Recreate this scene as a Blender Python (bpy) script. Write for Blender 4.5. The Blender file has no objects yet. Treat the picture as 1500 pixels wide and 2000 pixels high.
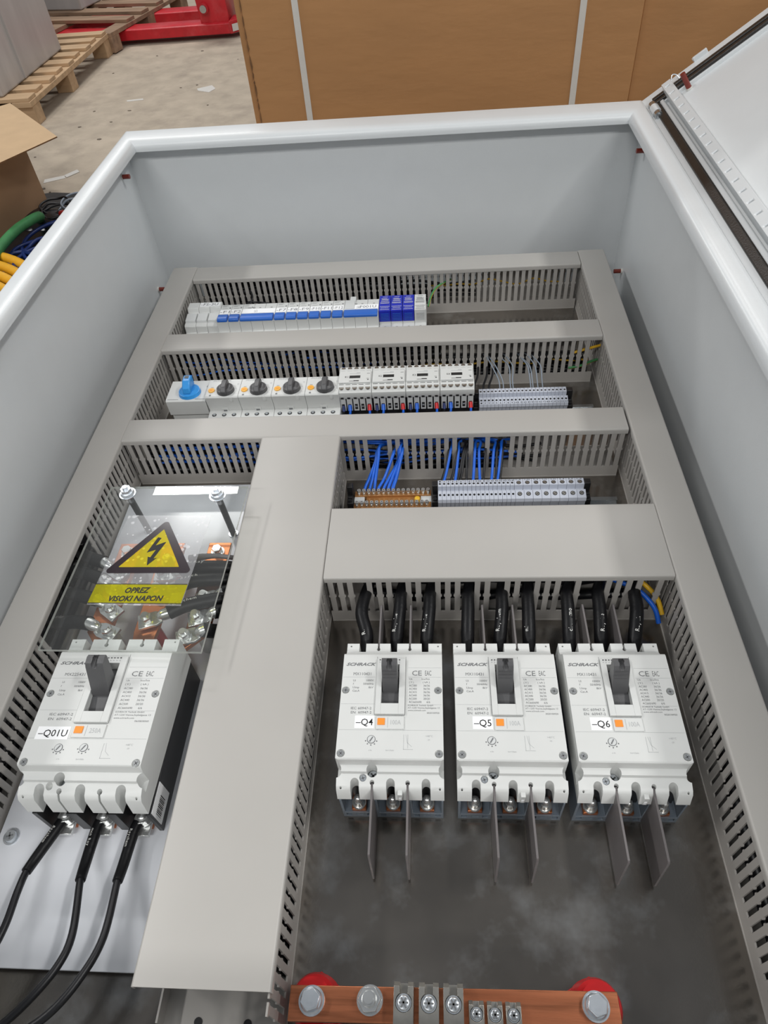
import bpy, bmesh, math, random
from mathutils import Vector, Matrix
R = math.radians
S = 0.001                       # all lengths below are millimetres; plate top = z 0, floor = z -700
SC = bpy.context.scene
COL = SC.collection

# ---------------------------------------------------------------- camera, world, lights, exposure
cam_d = bpy.data.cameras.new('camera')
cam = bpy.data.objects.new('camera', cam_d); COL.objects.link(cam)
cam_d.sensor_fit = 'HORIZONTAL'; cam_d.sensor_width = 36.0; cam_d.lens = 1344.83/1500*36
cam_d.clip_start = 0.01; cam_d.clip_end = 60
rows = [(0.9968640613939301, 0.04068331693447178, -0.0678742279838807),
        (-0.015409917292022596, -0.7415010623230658, -0.6707747080971508),
        (-0.0776181521955497, 0.6697171360335451, -0.7385488339661597)]
m = Matrix(((rows[0][0], -rows[1][0], -rows[2][0], 81.887*S),
            (rows[0][1], -rows[1][1], -rows[2][1], -525.779*S),
            (rows[0][2], -rows[1][2], -rows[2][2], 633.874*S),
            (0, 0, 0, 1)))
cam.matrix_world = m
SC.camera = cam
w = bpy.data.worlds.new('world'); SC.world = w; w.use_nodes = True
w.node_tree.nodes['Background'].inputs[0].default_value = (0.86, 0.92, 1.0, 1)
w.node_tree.nodes['Background'].inputs[1].default_value = 0.24
SC.view_settings.view_transform = 'Standard'; SC.view_settings.look = 'None'
SC.view_settings.exposure = -0.10; SC.view_settings.gamma = 1.0
SC.view_settings.use_curve_mapping = False

def area(name, loc, size, power, col=(1, 0.99, 0.97), rot=(0, 0, 0)):
    l = bpy.data.lights.new(name, 'AREA'); l.shape = 'RECTANGLE'; l.size = size[0]; l.size_y = size[1]
    l.energy = power; l.color = col
    o = bpy.data.objects.new(name, l); COL.objects.link(o); o.location = loc; o.rotation_euler = rot
    return o
area('ceiling_light_one', (-1.83, 3.235, 3.4), (0.68, 0.14), 44)
area('ceiling_light_two', (1.3, 3.7, 3.4), (1.5, 0.28), 40)
area('ceiling_light_three', (-2.9, 0.4, 3.2), (0.28, 1.5), 78)
area('ceiling_light_four', (2.3, 0.1, 3.3), (0.28, 1.5), 62)
area('ceiling_light_five', (-2.2, 6.6, 3.6), (2.4, 0.4), 120)
area('ceiling_light_six', (-1.0, -2.5, 2.9), (1.5, 0.28), 60)
area('ceiling_light_seven', (1.5, -2.9, 2.9), (1.5, 0.28), 68)

# ---------------------------------------------------------------- materials
def mat(name, col, rough=0.5, metal=0.0, nscale=40.0, namt=0.04, bump=0.0, bscale=None, rvar=0.0,
        coat=0.0, stretch=None, spec=0.5, dark=None, dscale=8.0, damt=0.5):
    m = bpy.data.materials.new(name); m.use_nodes = True
    nt = m.node_tree; N = nt.nodes; L = nt.links; b = N['Principled BSDF']
    b.inputs['Roughness'].default_value = rough; b.inputs['Metallic'].default_value = metal
    b.inputs['Specular IOR Level'].default_value = spec
    if coat: b.inputs['Coat Weight'].default_value = coat; b.inputs['Coat Roughness'].default_value = 0.1
    tc = N.new('ShaderNodeTexCoord'); mp = N.new('ShaderNodeMapping'); L.new(tc.outputs['Object'], mp.inputs[0])
    if stretch: mp.inputs['Scale'].default_value = stretch
    n = N.new('ShaderNodeTexNoise'); n.inputs['Scale'].default_value = nscale; n.inputs['Detail'].default_value = 4
    L.new(mp.outputs[0], n.inputs['Vector'])
    r = N.new('ShaderNodeValToRGB')
    r.color_ramp.elements[0].position = 0.3; r.color_ramp.elements[1].position = 0.7
    r.color_ramp.elements[0].color = tuple(max(0, c*(1-namt)) for c in col)+(1,)
    r.color_ramp.elements[1].color = tuple(min(1, c*(1+namt)) for c in col)+(1,)
    L.new(n.outputs['Fac'], r.inputs[0])
    out = r.outputs[0]
    if dark:
        n3 = N.new('ShaderNodeTexNoise'); n3.inputs['Scale'].default_value = dscale; n3.inputs['Detail'].default_value = 8
        n3.inputs['Roughness'].default_value = 0.65
        L.new(mp.outputs[0], n3.inputs['Vector'])
        r3 = N.new('ShaderNodeValToRGB'); r3.color_ramp.elements[0].position = 0.5; r3.color_ramp.elements[1].position = 0.72
        r3.color_ramp.elements[0].color = (0, 0, 0, 1); r3.color_ramp.elements[1].color = (damt, damt, damt, 1)
        L.new(n3.outputs['Fac'], r3.inputs[0])
        mx = N.new('ShaderNodeMix'); mx.data_type = 'RGBA'
        L.new(r3.outputs[0], mx.inputs[0]); L.new(out, mx.inputs[6]); mx.inputs[7].default_value = tuple(dark)+(1,)
        out = mx.outputs[2]
    L.new(out, b.inputs['Base Color'])
    if rvar:
        mr = N.new('ShaderNodeMapRange'); mr.inputs[3].default_value = rough-rvar; mr.inputs[4].default_value = rough+rvar
        n4 = N.new('ShaderNodeTexNoise'); n4.inputs['Scale'].default_value = nscale*0.4; n4.inputs['Detail'].default_value = 5
        L.new(mp.outputs[0], n4.inputs['Vector'])
        L.new(n4.outputs['Fac'], mr.inputs[0]); L.new(mr.outputs[0], b.inputs['Roughness'])
    if bump:
        n2 = N.new('ShaderNodeTexNoise'); n2.inputs['Scale'].default_value = bscale or nscale*4; n2.inputs['Detail'].default_value = 3
        L.new(mp.outputs[0], n2.inputs['Vector'])
        bp = N.new('ShaderNodeBump'); bp.inputs['Strength'].default_value = bump; bp.inputs['Distance'].default_value = 0.001
        L.new(n2.outputs['Fac'], bp.inputs['Height']); L.new(bp.outputs[0], b.inputs['Normal'])
    return m

def clearmat(name, tint, milk=0.0, milkcol=(0.9, 0.9, 0.88), rough=0.0, spots=False, refl=1.0):
    """thin clear sheet: see-through with a fresnel mirror on top and optional milkiness"""
    m = bpy.data.materials.new(name); m.use_nodes = True
    nt = m.node_tree; N = nt.nodes; L = nt.links
    N.remove(N['Principled BSDF']); out = N['Material Output']
    t = N.new('ShaderNodeBsdfTransparent'); t.inputs[0].default_value = tuple(tint)+(1,)
    d = N.new('ShaderNodeBsdfDiffuse'); d.inputs[0].default_value = tuple(milkcol)+(1,)
    g = N.new('ShaderNodeBsdfGlossy'); g.inputs['Roughness'].default_value = rough; g.inputs[0].default_value = (refl, refl, refl, 1)
    fr = N.new('ShaderNodeFresnel'); fr.inputs[0].default_value = 1.49
    a = N.new('ShaderNodeMixShader'); a.inputs[0].default_value = milk
    L.new(t.outputs[0], a.inputs[1]); L.new(d.outputs[0], a.inputs[2])
    if spots:
        tc = N.new('ShaderNodeTexCoord'); v = N.new('ShaderNodeTexVoronoi'); v.inputs['Scale'].default_value = 150
        L.new(tc.outputs['Object'], v.inputs['Vector'])
        n = N.new('ShaderNodeTexNoise'); n.inputs['Scale'].default_value = 25; L.new(tc.outputs['Object'], n.inputs['Vector'])
        ad = N.new('ShaderNodeMath'); ad.operation = 'MULTIPLY_ADD'; ad.inputs[1].default_value = -1.0; ad.inputs[2].default_value = 0.72
        L.new(n.outputs['Fac'], ad.inputs[0])
        lt = N.new('ShaderNodeMath'); lt.operation = 'LESS_THAN'; L.new(v.outputs['Distance'], lt.inputs[0]); L.new(ad.outputs[0], lt.inputs[1])
        sc = N.new('ShaderNodeMath'); sc.operation = 'MULTIPLY_ADD'; sc.inputs[1].default_value = 0.28; sc.inputs[2].default_value = milk
        L.new(lt.outputs[0], sc.inputs[0]); L.new(sc.outputs[0], a.inputs[0])
    b = N.new('ShaderNodeMixShader')
    ge = N.new('ShaderNodeNewGeometry'); mu = N.new('ShaderNodeMath'); mu.operation = 'MULTIPLY_ADD'; mu.inputs[1].default_value = -1; mu.inputs[2].default_value = 1
    L.new(ge.outputs['Backfacing'], mu.inputs[0]); m2 = N.new('ShaderNodeMath'); m2.operation = 'MULTIPLY'
    L.new(mu.outputs[0], m2.inputs[0]); L.new(fr.outputs[0], m2.inputs[1])
    L.new(m2.outputs[0], b.inputs[0]); L.new(a.outputs[0], b.inputs[1]); L.new(g.outputs[0], b.inputs[2])
    L.new(b.outputs[0], out.inputs[0])
    return m

MT = {}
MT['coat'] = mat('powder_coat_grey', (0.69, 0.715, 0.725), 0.30, 0, 30, 0.01, 0.10, 900)
MT['plate'] = mat('galvanised_plate', (0.225, 0.205, 0.182), 0.20, 0.82, 9, 0.22, 0.04, 500, rvar=0.07, dark=(0.44, 0.435, 0.42), dscale=17, damt=0.8)
MT['sheet'] = mat('white_plastic_sheet', (0.74, 0.76, 0.80), 0.22, 0, 20, 0.02)
MT['duct'] = mat('duct_grey_pvc', (0.40, 0.38, 0.355), 0.42, 0, 40, 0.015)
MT['lid'] = mat('duct_lid_grey_pvc', (0.42, 0.405, 0.38), 0.40, 0, 12, 0.02)
MT['white'] = mat('white_device_plastic', (0.64, 0.65, 0.635), 0.42, 0, 60, 0.01)
MT['white2'] = mat('off_white_plastic', (0.60, 0.615, 0.61), 0.45, 0, 60, 0.015)
MT['wall_white'] = mat('panel_seam_white', (0.60, 0.61, 0.61), 0.5, 0, 60, 0.015)
MT['paper'] = mat('label_paper', (0.90, 0.91, 0.92), 0.6, 0, 60, 0.01)
MT['black'] = mat('black_plastic', (0.012, 0.012, 0.013), 0.35, 0, 60, 0.1)
MT['dgrey'] = mat('dark_grey_plastic', (0.085, 0.085, 0.088), 0.42, 0, 60, 0.05, 0.05, 900)
MT['frame'] = mat('blue_grey_plastic', (0.15, 0.18, 0.215), 0.3, 0, 60, 0.05)
MT['barrier'] = mat('barrier_grey', (0.14, 0.128, 0.128), 0.42, 0, 60, 0.04)
MT['grey'] = mat('terminal_grey', (0.36, 0.385, 0.45), 0.42, 0, 60, 0.03)
MT['grey2'] = mat('terminal_face_grey', (0.50, 0.53, 0.60), 0.42, 0, 60, 0.03)
MT['blue'] = mat('toggle_blue', (0.025, 0.13, 0.52), 0.35, 0, 60, 0.04)
MT['spd'] = mat('module_deep_blue', (0.010, 0.022, 0.42), 0.38, 0, 60, 0.04)
MT['knobblue'] = mat('knob_sky_blue', (0.045, 0.33, 0.80), 0.3, 0, 60, 0.04)
MT['wblue'] = mat('wire_blue', (0.010, 0.12, 0.62), 0.35, 0, 60, 0.04)
MT['wdblue'] = mat('wire_dark_blue', (0.006, 0.022, 0.12), 0.35, 0, 60, 0.04)
MT['wgrey'] = mat('wire_grey', (0.22, 0.26, 0.31), 0.4, 0, 60, 0.04)
MT['wblack'] = mat('wire_black', (0.007, 0.007, 0.009), 0.40, 0, 60, 0.08)
MT['shrink'] = mat('heat_shrink_black', (0.006, 0.006, 0.007), 0.42, 0, 60, 0.1, 0.3, 200, spec=0.3)
MT['wyel'] = mat('wire_yellow', (0.72, 0.42, 0.02), 0.4, 0, 60, 0.04)
MT['wred'] = mat('wire_red', (0.5, 0.01, 0.012), 0.4, 0, 60, 0.04)
MT['yel'] = mat('button_yellow', (0.85, 0.42, 0.03), 0.4, 0, 60, 0.04)
MT['orange'] = mat('button_orange', (0.92, 0.28, 0.03), 0.45, 0, 60, 0.03)
MT['red'] = mat('insulator_red', (0.55, 0.012, 0.014), 0.25, 0, 60, 0.06)
MT['ferrule'] = mat('ferrule_red', (0.55, 0.01, 0.012), 0.4, 0, 60, 0.04)
MT['copper'] = mat('busbar_copper', (0.62, 0.215, 0.085), 0.33, 0.9, 30, 0.22, 0.05, 300, rvar=0.08, stretch=(0.25, 3, 1))
MT['copper2'] = mat('busbar_copper_lengthwise', (0.52, 0.185, 0.09), 0.34, 0.85, 120, 0.30, 0.15, 500, rvar=0.1, stretch=(0.15, 3, 1), dark=(0.22, 0.06, 0.025), dscale=60, damt=0.5)
MT['tin'] = mat('tinned_steel', (0.72, 0.73, 0.72), 0.24, 0.85, 60, 0.06)
MT['zinc'] = mat('zinc_plated', (0.68, 0.72, 0.76), 0.27, 0.8, 90, 0.08)
MT['nickel'] = mat('cast_clamp_metal', (0.44, 0.42, 0.38), 0.32, 0.85, 90, 0.12, 0.08, 400)
MT['brass'] = mat('amber_brass_bar', (0.36, 0.17, 0.055), 0.35, 0.4, 90, 0.12)
MT['rail'] = mat('rail_zinc', (0.50, 0.52, 0.53), 0.25, 0.95, 60, 0.08)
MT['ink'] = mat('printed_grey_ink', (0.16, 0.165, 0.17), 0.6, 0, 60, 0.05)
MT['lightink'] = mat('printed_pale_ink', (0.42, 0.43, 0.435), 0.6, 0, 60, 0.05)
MT['blackink'] = mat('printed_black_ink', (0.01, 0.01, 0.01), 0.6, 0, 60, 0.05)
MT['whiteink'] = mat('printed_white_ink', (0.75, 0.75, 0.72), 0.6, 0, 60, 0.05)
MT['stud'] = mat('brown_rubber_stud', (0.18, 0.022, 0.012), 0.3, 0, 60, 0.15)
MT['gasket'] = mat('black_foam_gasket', (0.022, 0.019, 0.017), 0.38, 0, 60, 0.15, 0.35, 500)
MT['carton'] = mat('brown_cardboard', (0.42, 0.215, 0.085), 0.72, 0, 14, 0.06, 1.0, 45, stretch=(0.3, 1, 1))
MT['carton2'] = mat('pale_cardboard', (0.50, 0.345, 0.20), 0.8, 0, 14, 0.04, 0.15, 60)
MT['carton3'] = mat('open_box_cardboard', (0.36, 0.22, 0.125), 0.8, 0, 14, 0.04, 0.15, 60)
MT['cartonedge'] = mat('cardboard_cut_edge', (0.17, 0.085, 0.035), 0.9, 0, 60, 0.3)
MT['strap'] = mat('white_packing_strap', (0.62, 0.60, 0.56), 0.4, 0, 60, 0.03)
MT['wood'] = mat('pallet_pine', (0.50, 0.34, 0.20), 0.75, 0, 12, 0.16, 0.3, 60, stretch=(0.3, 2, 2), dark=(0.33, 0.2, 0.1), dscale=5, damt=0.4)
MT['wood2'] = mat('weathered_pallet_wood', (0.30, 0.195, 0.125), 0.8, 0, 12, 0.2, 0.3, 60, stretch=(0.3, 2, 2), dark=(0.12, 0.08, 0.055), dscale=5, damt=0.6)
MT['jack'] = mat('pallet_jack_red', (0.50, 0.013, 0.022), 0.38, 0, 20, 0.1, 0, rvar=0.1, dark=(0.55, 0.13, 0.13), dscale=7, damt=0.35)
MT['wrap'] = mat('stretch_wrap_grey', (0.46, 0.44, 0.43), 0.28, 0, 6, 0.08, 0.9, 9, stretch=(1.6, 1.6, 0.35), dark=(0.52, 0.50, 0.49), dscale=3, damt=0.6)
MT['floor'] = mat('dusty_concrete', (0.41, 0.345, 0.27), 0.85, 0, 9, 0.12, 0.9, 40, dark=(0.25, 0.205, 0.165), dscale=5.5, damt=0.6)
MT['plastbag'] = mat('black_plastic_bag', (0.010, 0.012, 0.016), 0.25, 0, 60, 0.2, 0.5, 30)
MT['tubegreen'] = mat('cable_green', (0.055, 0.24, 0.085), 0.45, 0, 25, 0.12)
MT['tubeyel'] = mat('cable_yellow', (0.75, 0.38, 0.015), 0.45, 0, 25, 0.08)
MT['grit'] = mat('dark_grit', (0.17, 0.14, 0.11), 0.9, 0, 25, 0.1)
MT['acryl'] = clearmat('clear_acrylic', (0.955, 0.965, 0.96), 0.02)
MT['acryledge'] = clearmat('acrylic_cut_edge', (0.70, 0.73, 0.70), 0.55, (0.62, 0.64, 0.60))
MT['film'] = clearmat('sticker_film', (0.93, 0.93, 0.93), 0.13, (0.85, 0.85, 0.87), 0.1, True)
MT['filmyel'] = clearmat('sticker_yellow', (0.92, 0.85, 0.06), 0.32, (0.80, 0.70, 0.05), 0.1, True)
MT['filmyel2'] = clearmat('sticker_yellow_strip', (0.90, 0.88, 0.03), 0.26, (0.72, 0.68, 0.03), 0.1)
MT['filmblack'] = clearmat('sticker_black', (0.07, 0.05, 0.06), 0.80, (0.035, 0.025, 0.03), 0.15, False)
MT['clearcap'] = clearmat('clear_rubber_washer', (0.8, 0.82, 0.84), 0.4, (0.8, 0.85, 0.88), 0.1)

# ---------------------------------------------------------------- mesh helpers
class MB:
    def __init__(s): s.v = []; s.f = []; s.mi = []; s.sm = []
    def add(s, vs, fs, m=0, smooth=False):
        n = len(s.v); s.v += [tuple(v) for v in vs]
        for f in fs: s.f.append(tuple(i+n for i in f)); s.mi.append(m); s.sm.append(smooth)
    def box(s, x0, x1, y0, y1, z0, z1, m=0, rz=0, piv=None):
        vs = [(x, y, z) for z in (z0, z1) for y in (y0, y1) for x in (x0, x1)]
        if rz:
            px, py = piv or ((x0+x1)/2, (y0+y1)/2); c, t = math.cos(rz), math.sin(rz)
            vs = [(px+(x-px)*c-(y-py)*t, py+(x-px)*t+(y-py)*c, z) for x, y, z in vs]
        s.add(vs, [(0, 2, 3, 1), (4, 5, 7, 6), (0, 1, 5, 4), (2, 6, 7, 3), (0, 4, 6, 2), (1, 3, 7, 5)], m)
    def prism(s, poly, axis, a, b, m=0, capm=None):
        """poly of 2-D points; axis 'x': points are (y,z); 'y': (x,z); 'z': (x,y)"""
        def P(p, t):
            return {'x': (t, p[0], p[1]), 'y': (p[0], t, p[1]), 'z': (p[0], p[1], t)}[axis]
        n = len(poly); ar = sum(poly[i][0]*poly[(i+1) % n][1]-poly[(i+1) % n][0]*poly[i][1] for i in range(n))
        flip = (ar < 0) != (axis == 'y')
        vs = [P(p, a) for p in poly]+[P(p, b) for p in poly]
        c0 = tuple(range(n))[::-1]; c1 = tuple(range(n, 2*n)); sd = [(i, (i+1) % n, (i+1) % n+n, i+n) for i in range(n)]
        if flip: c0 = c0[::-1]; c1 = c1[::-1]; sd = [f[::-1] for f in sd]
        s.add(vs, [c0, c1], m if capm is None else capm); n0 = len(s.v)-2*n
        for f in sd: s.f.append(tuple(i+n0 for i in f)); s.mi.append(m); s.sm.append(False)
    def tube(s, pts, r, n=8, m=0, caps=True, step=None):
        pts = [Vector(p) for p in pts]
        if len(pts) > 2:
            q = []
            for i in range(len(pts)-1):
                p0 = pts[max(i-1, 0)]; p1 = pts[i]; p2 = pts[i+1]; p3 = pts[min(i+2, len(pts)-1)]
                k = step or 6
                for j in range(k):
                    t = j/k
                    q.append(0.5*((2*p1)+(-p0+p2)*t+(2*p0-5*p1+4*p2-p3)*t*t+(-p0+3*p1-3*p2+p3)*t**3))
            q.append(pts[-1])
            if isinstance(r, (list, tuple)):
                rr = []
                for i in range(len(pts)-1):
                    for j in range(k): rr.append(r[i]+(r[i+1]-r[i])*j/k)
                rr.append(r[-1]); r = rr
            pts = q
        if not isinstance(r, (list, tuple)): r = [r]*len(pts)
        up = Vector((0, 0, 1)); ring = []; prev = None
        for i, p in enumerate(pts):
            d = (pts[min(i+1, len(pts)-1)]-pts[max(i-1, 0)]).normalized()
            if prev is None:
                a = d.cross(up) if abs(d.z) < 0.95 else d.cross(Vector((1, 0, 0)))
            else: a = prev-d*prev.dot(d)
            a.normalize(); prev = a; b = d.cross(a)
            ring += [tuple(p+(a*math.cos(2*math.pi*j/n)+b*math.sin(2*math.pi*j/n))*r[i]) for j in range(n)]
        fs = [(i*n+j, i*n+(j+1) % n, (i+1)*n+(j+1) % n, (i+1)*n+j) for i in range(len(pts)-1) for j in range(n)]
        s.add(ring, fs, m, True)
        if caps:
            s.add(ring[:n], [tuple(range(n))[::-1]], m); s.add(ring[-n:], [tuple(range(n))], m)
    def cyl(s, c, r, z0, z1, m=0, n=20, r2=None, axis='z', smooth=True):
        r2 = r if r2 is None else r2; vs = []
        for k, (rr, z) in enumerate(((r, z0), (r2, z1))):
            for j in range(n):
                a = 2*math.pi*j/n; u, v = rr*math.cos(a), rr*math.sin(a)
                vs.append({'z': (c[0]+u, c[1]+v, z), 'y': (c[0]+u, z, c[1]-v), 'x': (z, c[0]+u, c[1]+v)}[axis])
        s.add(vs, [(j, (j+1) % n, (j+1) % n+n, j+n) for j in range(n)], m, smooth)
        s.add(vs, [tuple(range(n))[::-1], tuple(range(n, 2*n))], m)
    def dome(s, c, r, z, h, m=0, n=16):
        vs = []; K = 4
        for k in range(K+1):
            a = k/K*math.pi/2
            for j in range(n):
                b = 2*math.pi*j/n; vs.append((c[0]+r*math.cos(a)*math.cos(b), c[1]+r*math.cos(a)*math.sin(b), z+h*math.sin(a)))
        s.add(vs, [(k*n+j, k*n+(j+1) % n, (k+1)*n+(j+1) % n, (k+1)*n+j) for k in range(K) for j in range(n)], m, True)
    def hexa(s, c, r, z0, z1, m=0, a0=0.3):
        s.prism([(c[0]+r*math.cos(a0+i*math.pi/3), c[1]+r*math.sin(a0+i*math.pi/3)) for i in range(6)], 'z', z0, z1, m)
    def xf(s, M, start=0):
        for i in range(start, len(s.v)): s.v[i] = tuple(M @ Vector(s.v[i]))
    def text(s, t, size, x, y, z, m=0, w=None, shear=0.0, bold=0.0, align='LEFT', M=None):
        vs, fs = text_mesh(t, shear, bold)
        x0 = min(v[0] for v in vs); x1 = max(v[0] for v in vs); W = (x1-x0)
        k = size; kx = (w/W) if w else size
        ox = {'LEFT': 0, 'CENTER': -W*kx/2, 'RIGHT': -W*kx}[align]
        pts = [Vector(((v[0]-x0)*kx+ox, v[1]*k, 0)) for v in vs]
        if M is None: M = Matrix.Translation((x, y, z))
        s.add([M @ p for p in pts], fs, m)
    def cross(s, c, r, z, m=0, a=0.4):
        for q in (a, a+math.pi/2):
            s.box(c[0]-r, c[0]+r, c[1]-r*0.22, c[1]+r*0.22, z-0.02, z+0.12, m, rz=q)

_tc = {}
def text_mesh(t, shear=0.0, bold=0.0):
    k = (t, shear, bold)
    if k not in _tc:
        c = bpy.data.curves.new('t', 'FONT'); c.body = t; c.size = 1.0; c.shear = shear; c.offset = bold; c.resolution_u = 2
        o = bpy.data.objects.new('t', c); COL.objects.link(o)
        me = o.to_mesh()
        _tc[k] = ([tuple(v.co) for v in me.vertices], [tuple(p.vertices) for p in me.polygons])
        o.to_mesh_clear(); bpy.data.objects.remove(o); bpy.data.curves.remove(c)
    return _tc[k]

LOC = {}
def thing(name, label, cat, loc=(0, 0, 0), group=None, rz=0):
    o = bpy.data.objects.new(name, None); COL.objects.link(o); o.empty_display_size = 0.02
    o.location = Vector(loc)*S; o.rotation_euler = (0, 0, rz); LOC[o] = Vector(loc)
    o['label'] = label; o['category'] = cat
    if group: o['group'] = group
    return o
def mesh_of(mb, mats, off):
    me = bpy.data.meshes.new('m')
    me.from_pydata([tuple((Vector(v)-off)*S) for v in mb.v], [], mb.f)
    for k in mats: me.materials.append(MT[k])
    me.polygons.foreach_set('material_index', mb.mi); me.polygons.foreach_set('use_smooth', mb.sm)
    me.update(); return me
def part(name, mb, mats, parent=None, bevel=0, local=False, label=None, cut=None, seg=2, loc=None):
    """one mesh object; coordinates are world millimetres unless local"""
    off = Vector((0, 0, 0))
    if isinstance(mats, str): mats = [mats]
    p = parent
    if p is not None and not local:
        while p is not None and p not in LOC: p = p.parent
        off = LOC[p]
    if loc is not None: off = Vector(loc)
    me = mesh_of(mb, mats, off); me.name = name
    o = bpy.data.objects.new(name, me); COL.objects.link(o)
    if loc is not None: o.location = Vector(loc)*S
    if cut is not None:
        cm = mesh_of(cut, mats, off); co = bpy.data.objects.new('cutter', cm); COL.objects.link(co)
        if loc is not None: co.location = o.location
        md = o.modifiers.new('b', 'BOOLEAN'); md.operation = 'DIFFERENCE'; md.object = co; md.solver = 'EXACT'
        md.use_self = True
        bpy.context.view_layer.update()
        dg = bpy.context.evaluated_depsgraph_get()
        nm = bpy.data.meshes.new_from_object(o.evaluated_get(dg))
        o.modifiers.clear(); o.data = nm; nm.name = name
        bpy.data.objects.remove(co)
    if bevel:
        md = o.modifiers.new('bevel', 'BEVEL'); md.width = bevel*S; md.segments = seg; md.limit_method = 'ANGLE'; md.angle_limit = R(40)
        md.harden_normals = False
        for q in o.data.polygons: q.use_smooth = True
        try:
            o.data.set_sharp_from_angle(angle=R(35))
        except Exception: pass
    if parent is not None: o.parent = parent
    if label: o['label'] = label
    return o
def single(name, mb, mats, label, cat, group=None, loc=(0, 0, 0), bevel=0, kind=None):
    o = part(name, mb, mats, None, bevel, loc=loc)
    LOC[o] = Vector(loc)
    if label: o['label'] = label; o['category'] = cat
    if group: o['group'] = group
    if kind: o['kind'] = kind
    return o
def copy_tree(o, parent=None):
    c = o.copy(); COL.objects.link(c)
    if parent is not None: c.parent = parent
    for ch in [k for k in bpy.data.objects if k.parent == o]: copy_tree(ch, c)
    return c
def clone(o, loc, label):
    c = copy_tree(o); c.location = Vector(loc)*S; LOC[c] = Vector(loc); c['label'] = label
    return c

# ---------------------------------------------------------------- floor
M = MB(); M.box(-9000, 6000, -3500, 12000, -760, -700)
f = part('floor', M, 'floor'); f['kind'] = 'structure'

# ---------------------------------------------------------------- enclosure on a bench
t = thing('work_table', 'low steel work table standing under the grey enclosure', 'table', (0, 30, -700))
M = MB(); M.box(-380, 380, -540, 600, -70, -30); part('table_top', M, 'wood2', t, 2)
for x in (-350, 310):
    for y in (-500, 540):
        M = MB(); M.box(x, x+40, y, y+40, -700, -70); part('leg', M, 'dgrey', t, 1)

enc = thing('electrical_enclosure', 'large light grey steel switchgear enclosure lying open on its back', 'enclosure', (0, 30, -30))
YB = -620
M = MB()
M.box(-400, 396, YB, 606, -30, -27)                       # back
M.box(-400, -397, YB, 606, -27, 258); M.box(393, 396, YB, 606, -27, 258)
M.box(-397, 393, 603, 606, -27, 258); M.box(-397, 393, YB, YB+3, -27, 258)
part('shell', M, 'coat', enc)
# rim: rounded flange swept round the opening
def rimprof(o, i, zt=264, zb=248, rr=7):
    p = [(o, zb-16)]
    for k in range(6):
        a = math.pi-k/5*math.pi/2; p.append((o+rr*(1+math.cos(a)), zt-rr+rr*math.sin(a)))
    R2 = 12
    for k in range(6):
        a = math.pi/2-k/5*math.pi/2; p.append((i-R2+R2*math.cos(a), zt-R2+R2*math.sin(a)))
    p += [(i, zb), (i-2, zb), (i-3, zt-10), (o+3, zt-6), (o+3, zb-16)]
    return p
M = MB()
prof_s = rimprof(0, 28); prof_t = rimprof(0, 50)
def corner(px, py, n): return None
ring = []
for (cx, cy, sx, sy, ps, pt) in ((-401, YB-5, 1, 1, prof_s, prof_s), (-401, 630, 1, -1, prof_s, prof_t),
                                 (396, 630, -1, -1, prof_s, prof_t), (396, YB-5, -1, 1, prof_s, prof_s)):
    ring.append([(cx+sx*ps[k][0], cy+sy*pt[k][0], ps[k][1]) for k in range(len(ps))])
n = len(prof_s)
vs = [p for r_ in ring for p in r_]
M.add(vs, [(a*n+k, a*n+(k+1) % n, ((a+1) % 4)*n+(k+1) % n, ((a+1) % 4)*n+k) for a in range(4) for k in range(n)], 0, True)
o = part('rim', M, 'coat', enc)
try: o.data.set_sharp_from_angle(angle=R(50))
except Exception: pass
M = MB(); M.box(-400.5, 395.5, 606.5, 628, 236, 240)
part('rim_return', M, 'coat', enc)
for k, (x, y, z, d) in enumerate(((-397, 554, 223, 1), (-397, 549, 35, 1), (393, 556, 219, -1), (393, 553, 31, -1))):
    M = MB(); M.cyl((y, z), 3.4, x, x+d*13, 0, 14, axis='x'); M.cyl((y, z), 4.2, x, x+d*2.2, 1, 14, axis='x')
    part('rubber_stud', M, ['stud', 'strap'], enc)

# door, opened 144 degrees about the right rim
TH = R(36.2)
dm = Matrix.Translation((398, 0, 262)) @ Matrix.Rotation(-TH, 4, 'Y')
def dpart(name, mb, mats, parent, bevel=0):
    mb.xf(dm); return part(name, mb, mats, parent, bevel)
M = MB(); M.box(14, 800, YB+5, 590, -10, -6); M.box(-4, 800, 601, 634, -10, 0); M.box(-6, 5, YB, 634, -14, -1)
M.box(5, 800, 588, 602, -10, -1)
dr = dpart('door', M, 'coat', enc, 0.8)
M = MB(); M.box(4, 14, YB+5, 604, -5, 2.0); M.box(8, 800, 591, 599, -3, 3); M.box(8, 800, 601, 610, -3, 4)
dpart('door_gasket', M, 'gasket', dr, 1.5)
M = MB(); M.prism([(14.5, -5), (14.5, 3), (20, 3), (21, -5)], 'y', YB+8, 588); dpart('door_fold', M, 'coat', dr, 1.2)
M = MB(); M.prism([(24, -6), (26, 13), (39, 13), (41, -6)], 'y', YB+10, 608)
M2 = MB()
for k in range(44): M2.box(28.5, 34.5, 590-26.6*k, 593.2-26.6*k, 8, 20)
M.xf(dm); M2.xf(dm); part('door_stiffener', M, 'coat', dr, 1.2, cut=M2)
M = MB(); M.box(76, 96, 630, 652, -4, -1); M.box(76, 96, 633, 637, -4, 6); dpart('door_tab', M, 'coat', dr, 0.6)
M = MB(); M.tube([(39, 617, -1), (41, 620, 6), (45, 622, 9), (49, 620, 6), (50, 616, -1)], 0.9, 8); dpart('earth_clip', M, 'zinc', dr)
M = MB(); M.cyl((53, 581), 4.4, -6, -3, 1, 14); M.cyl((53, 581), 3.6, -3, 19, 0, 14); dpart('rubber_stud', M, ['stud', 'strap'], dr)
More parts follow.
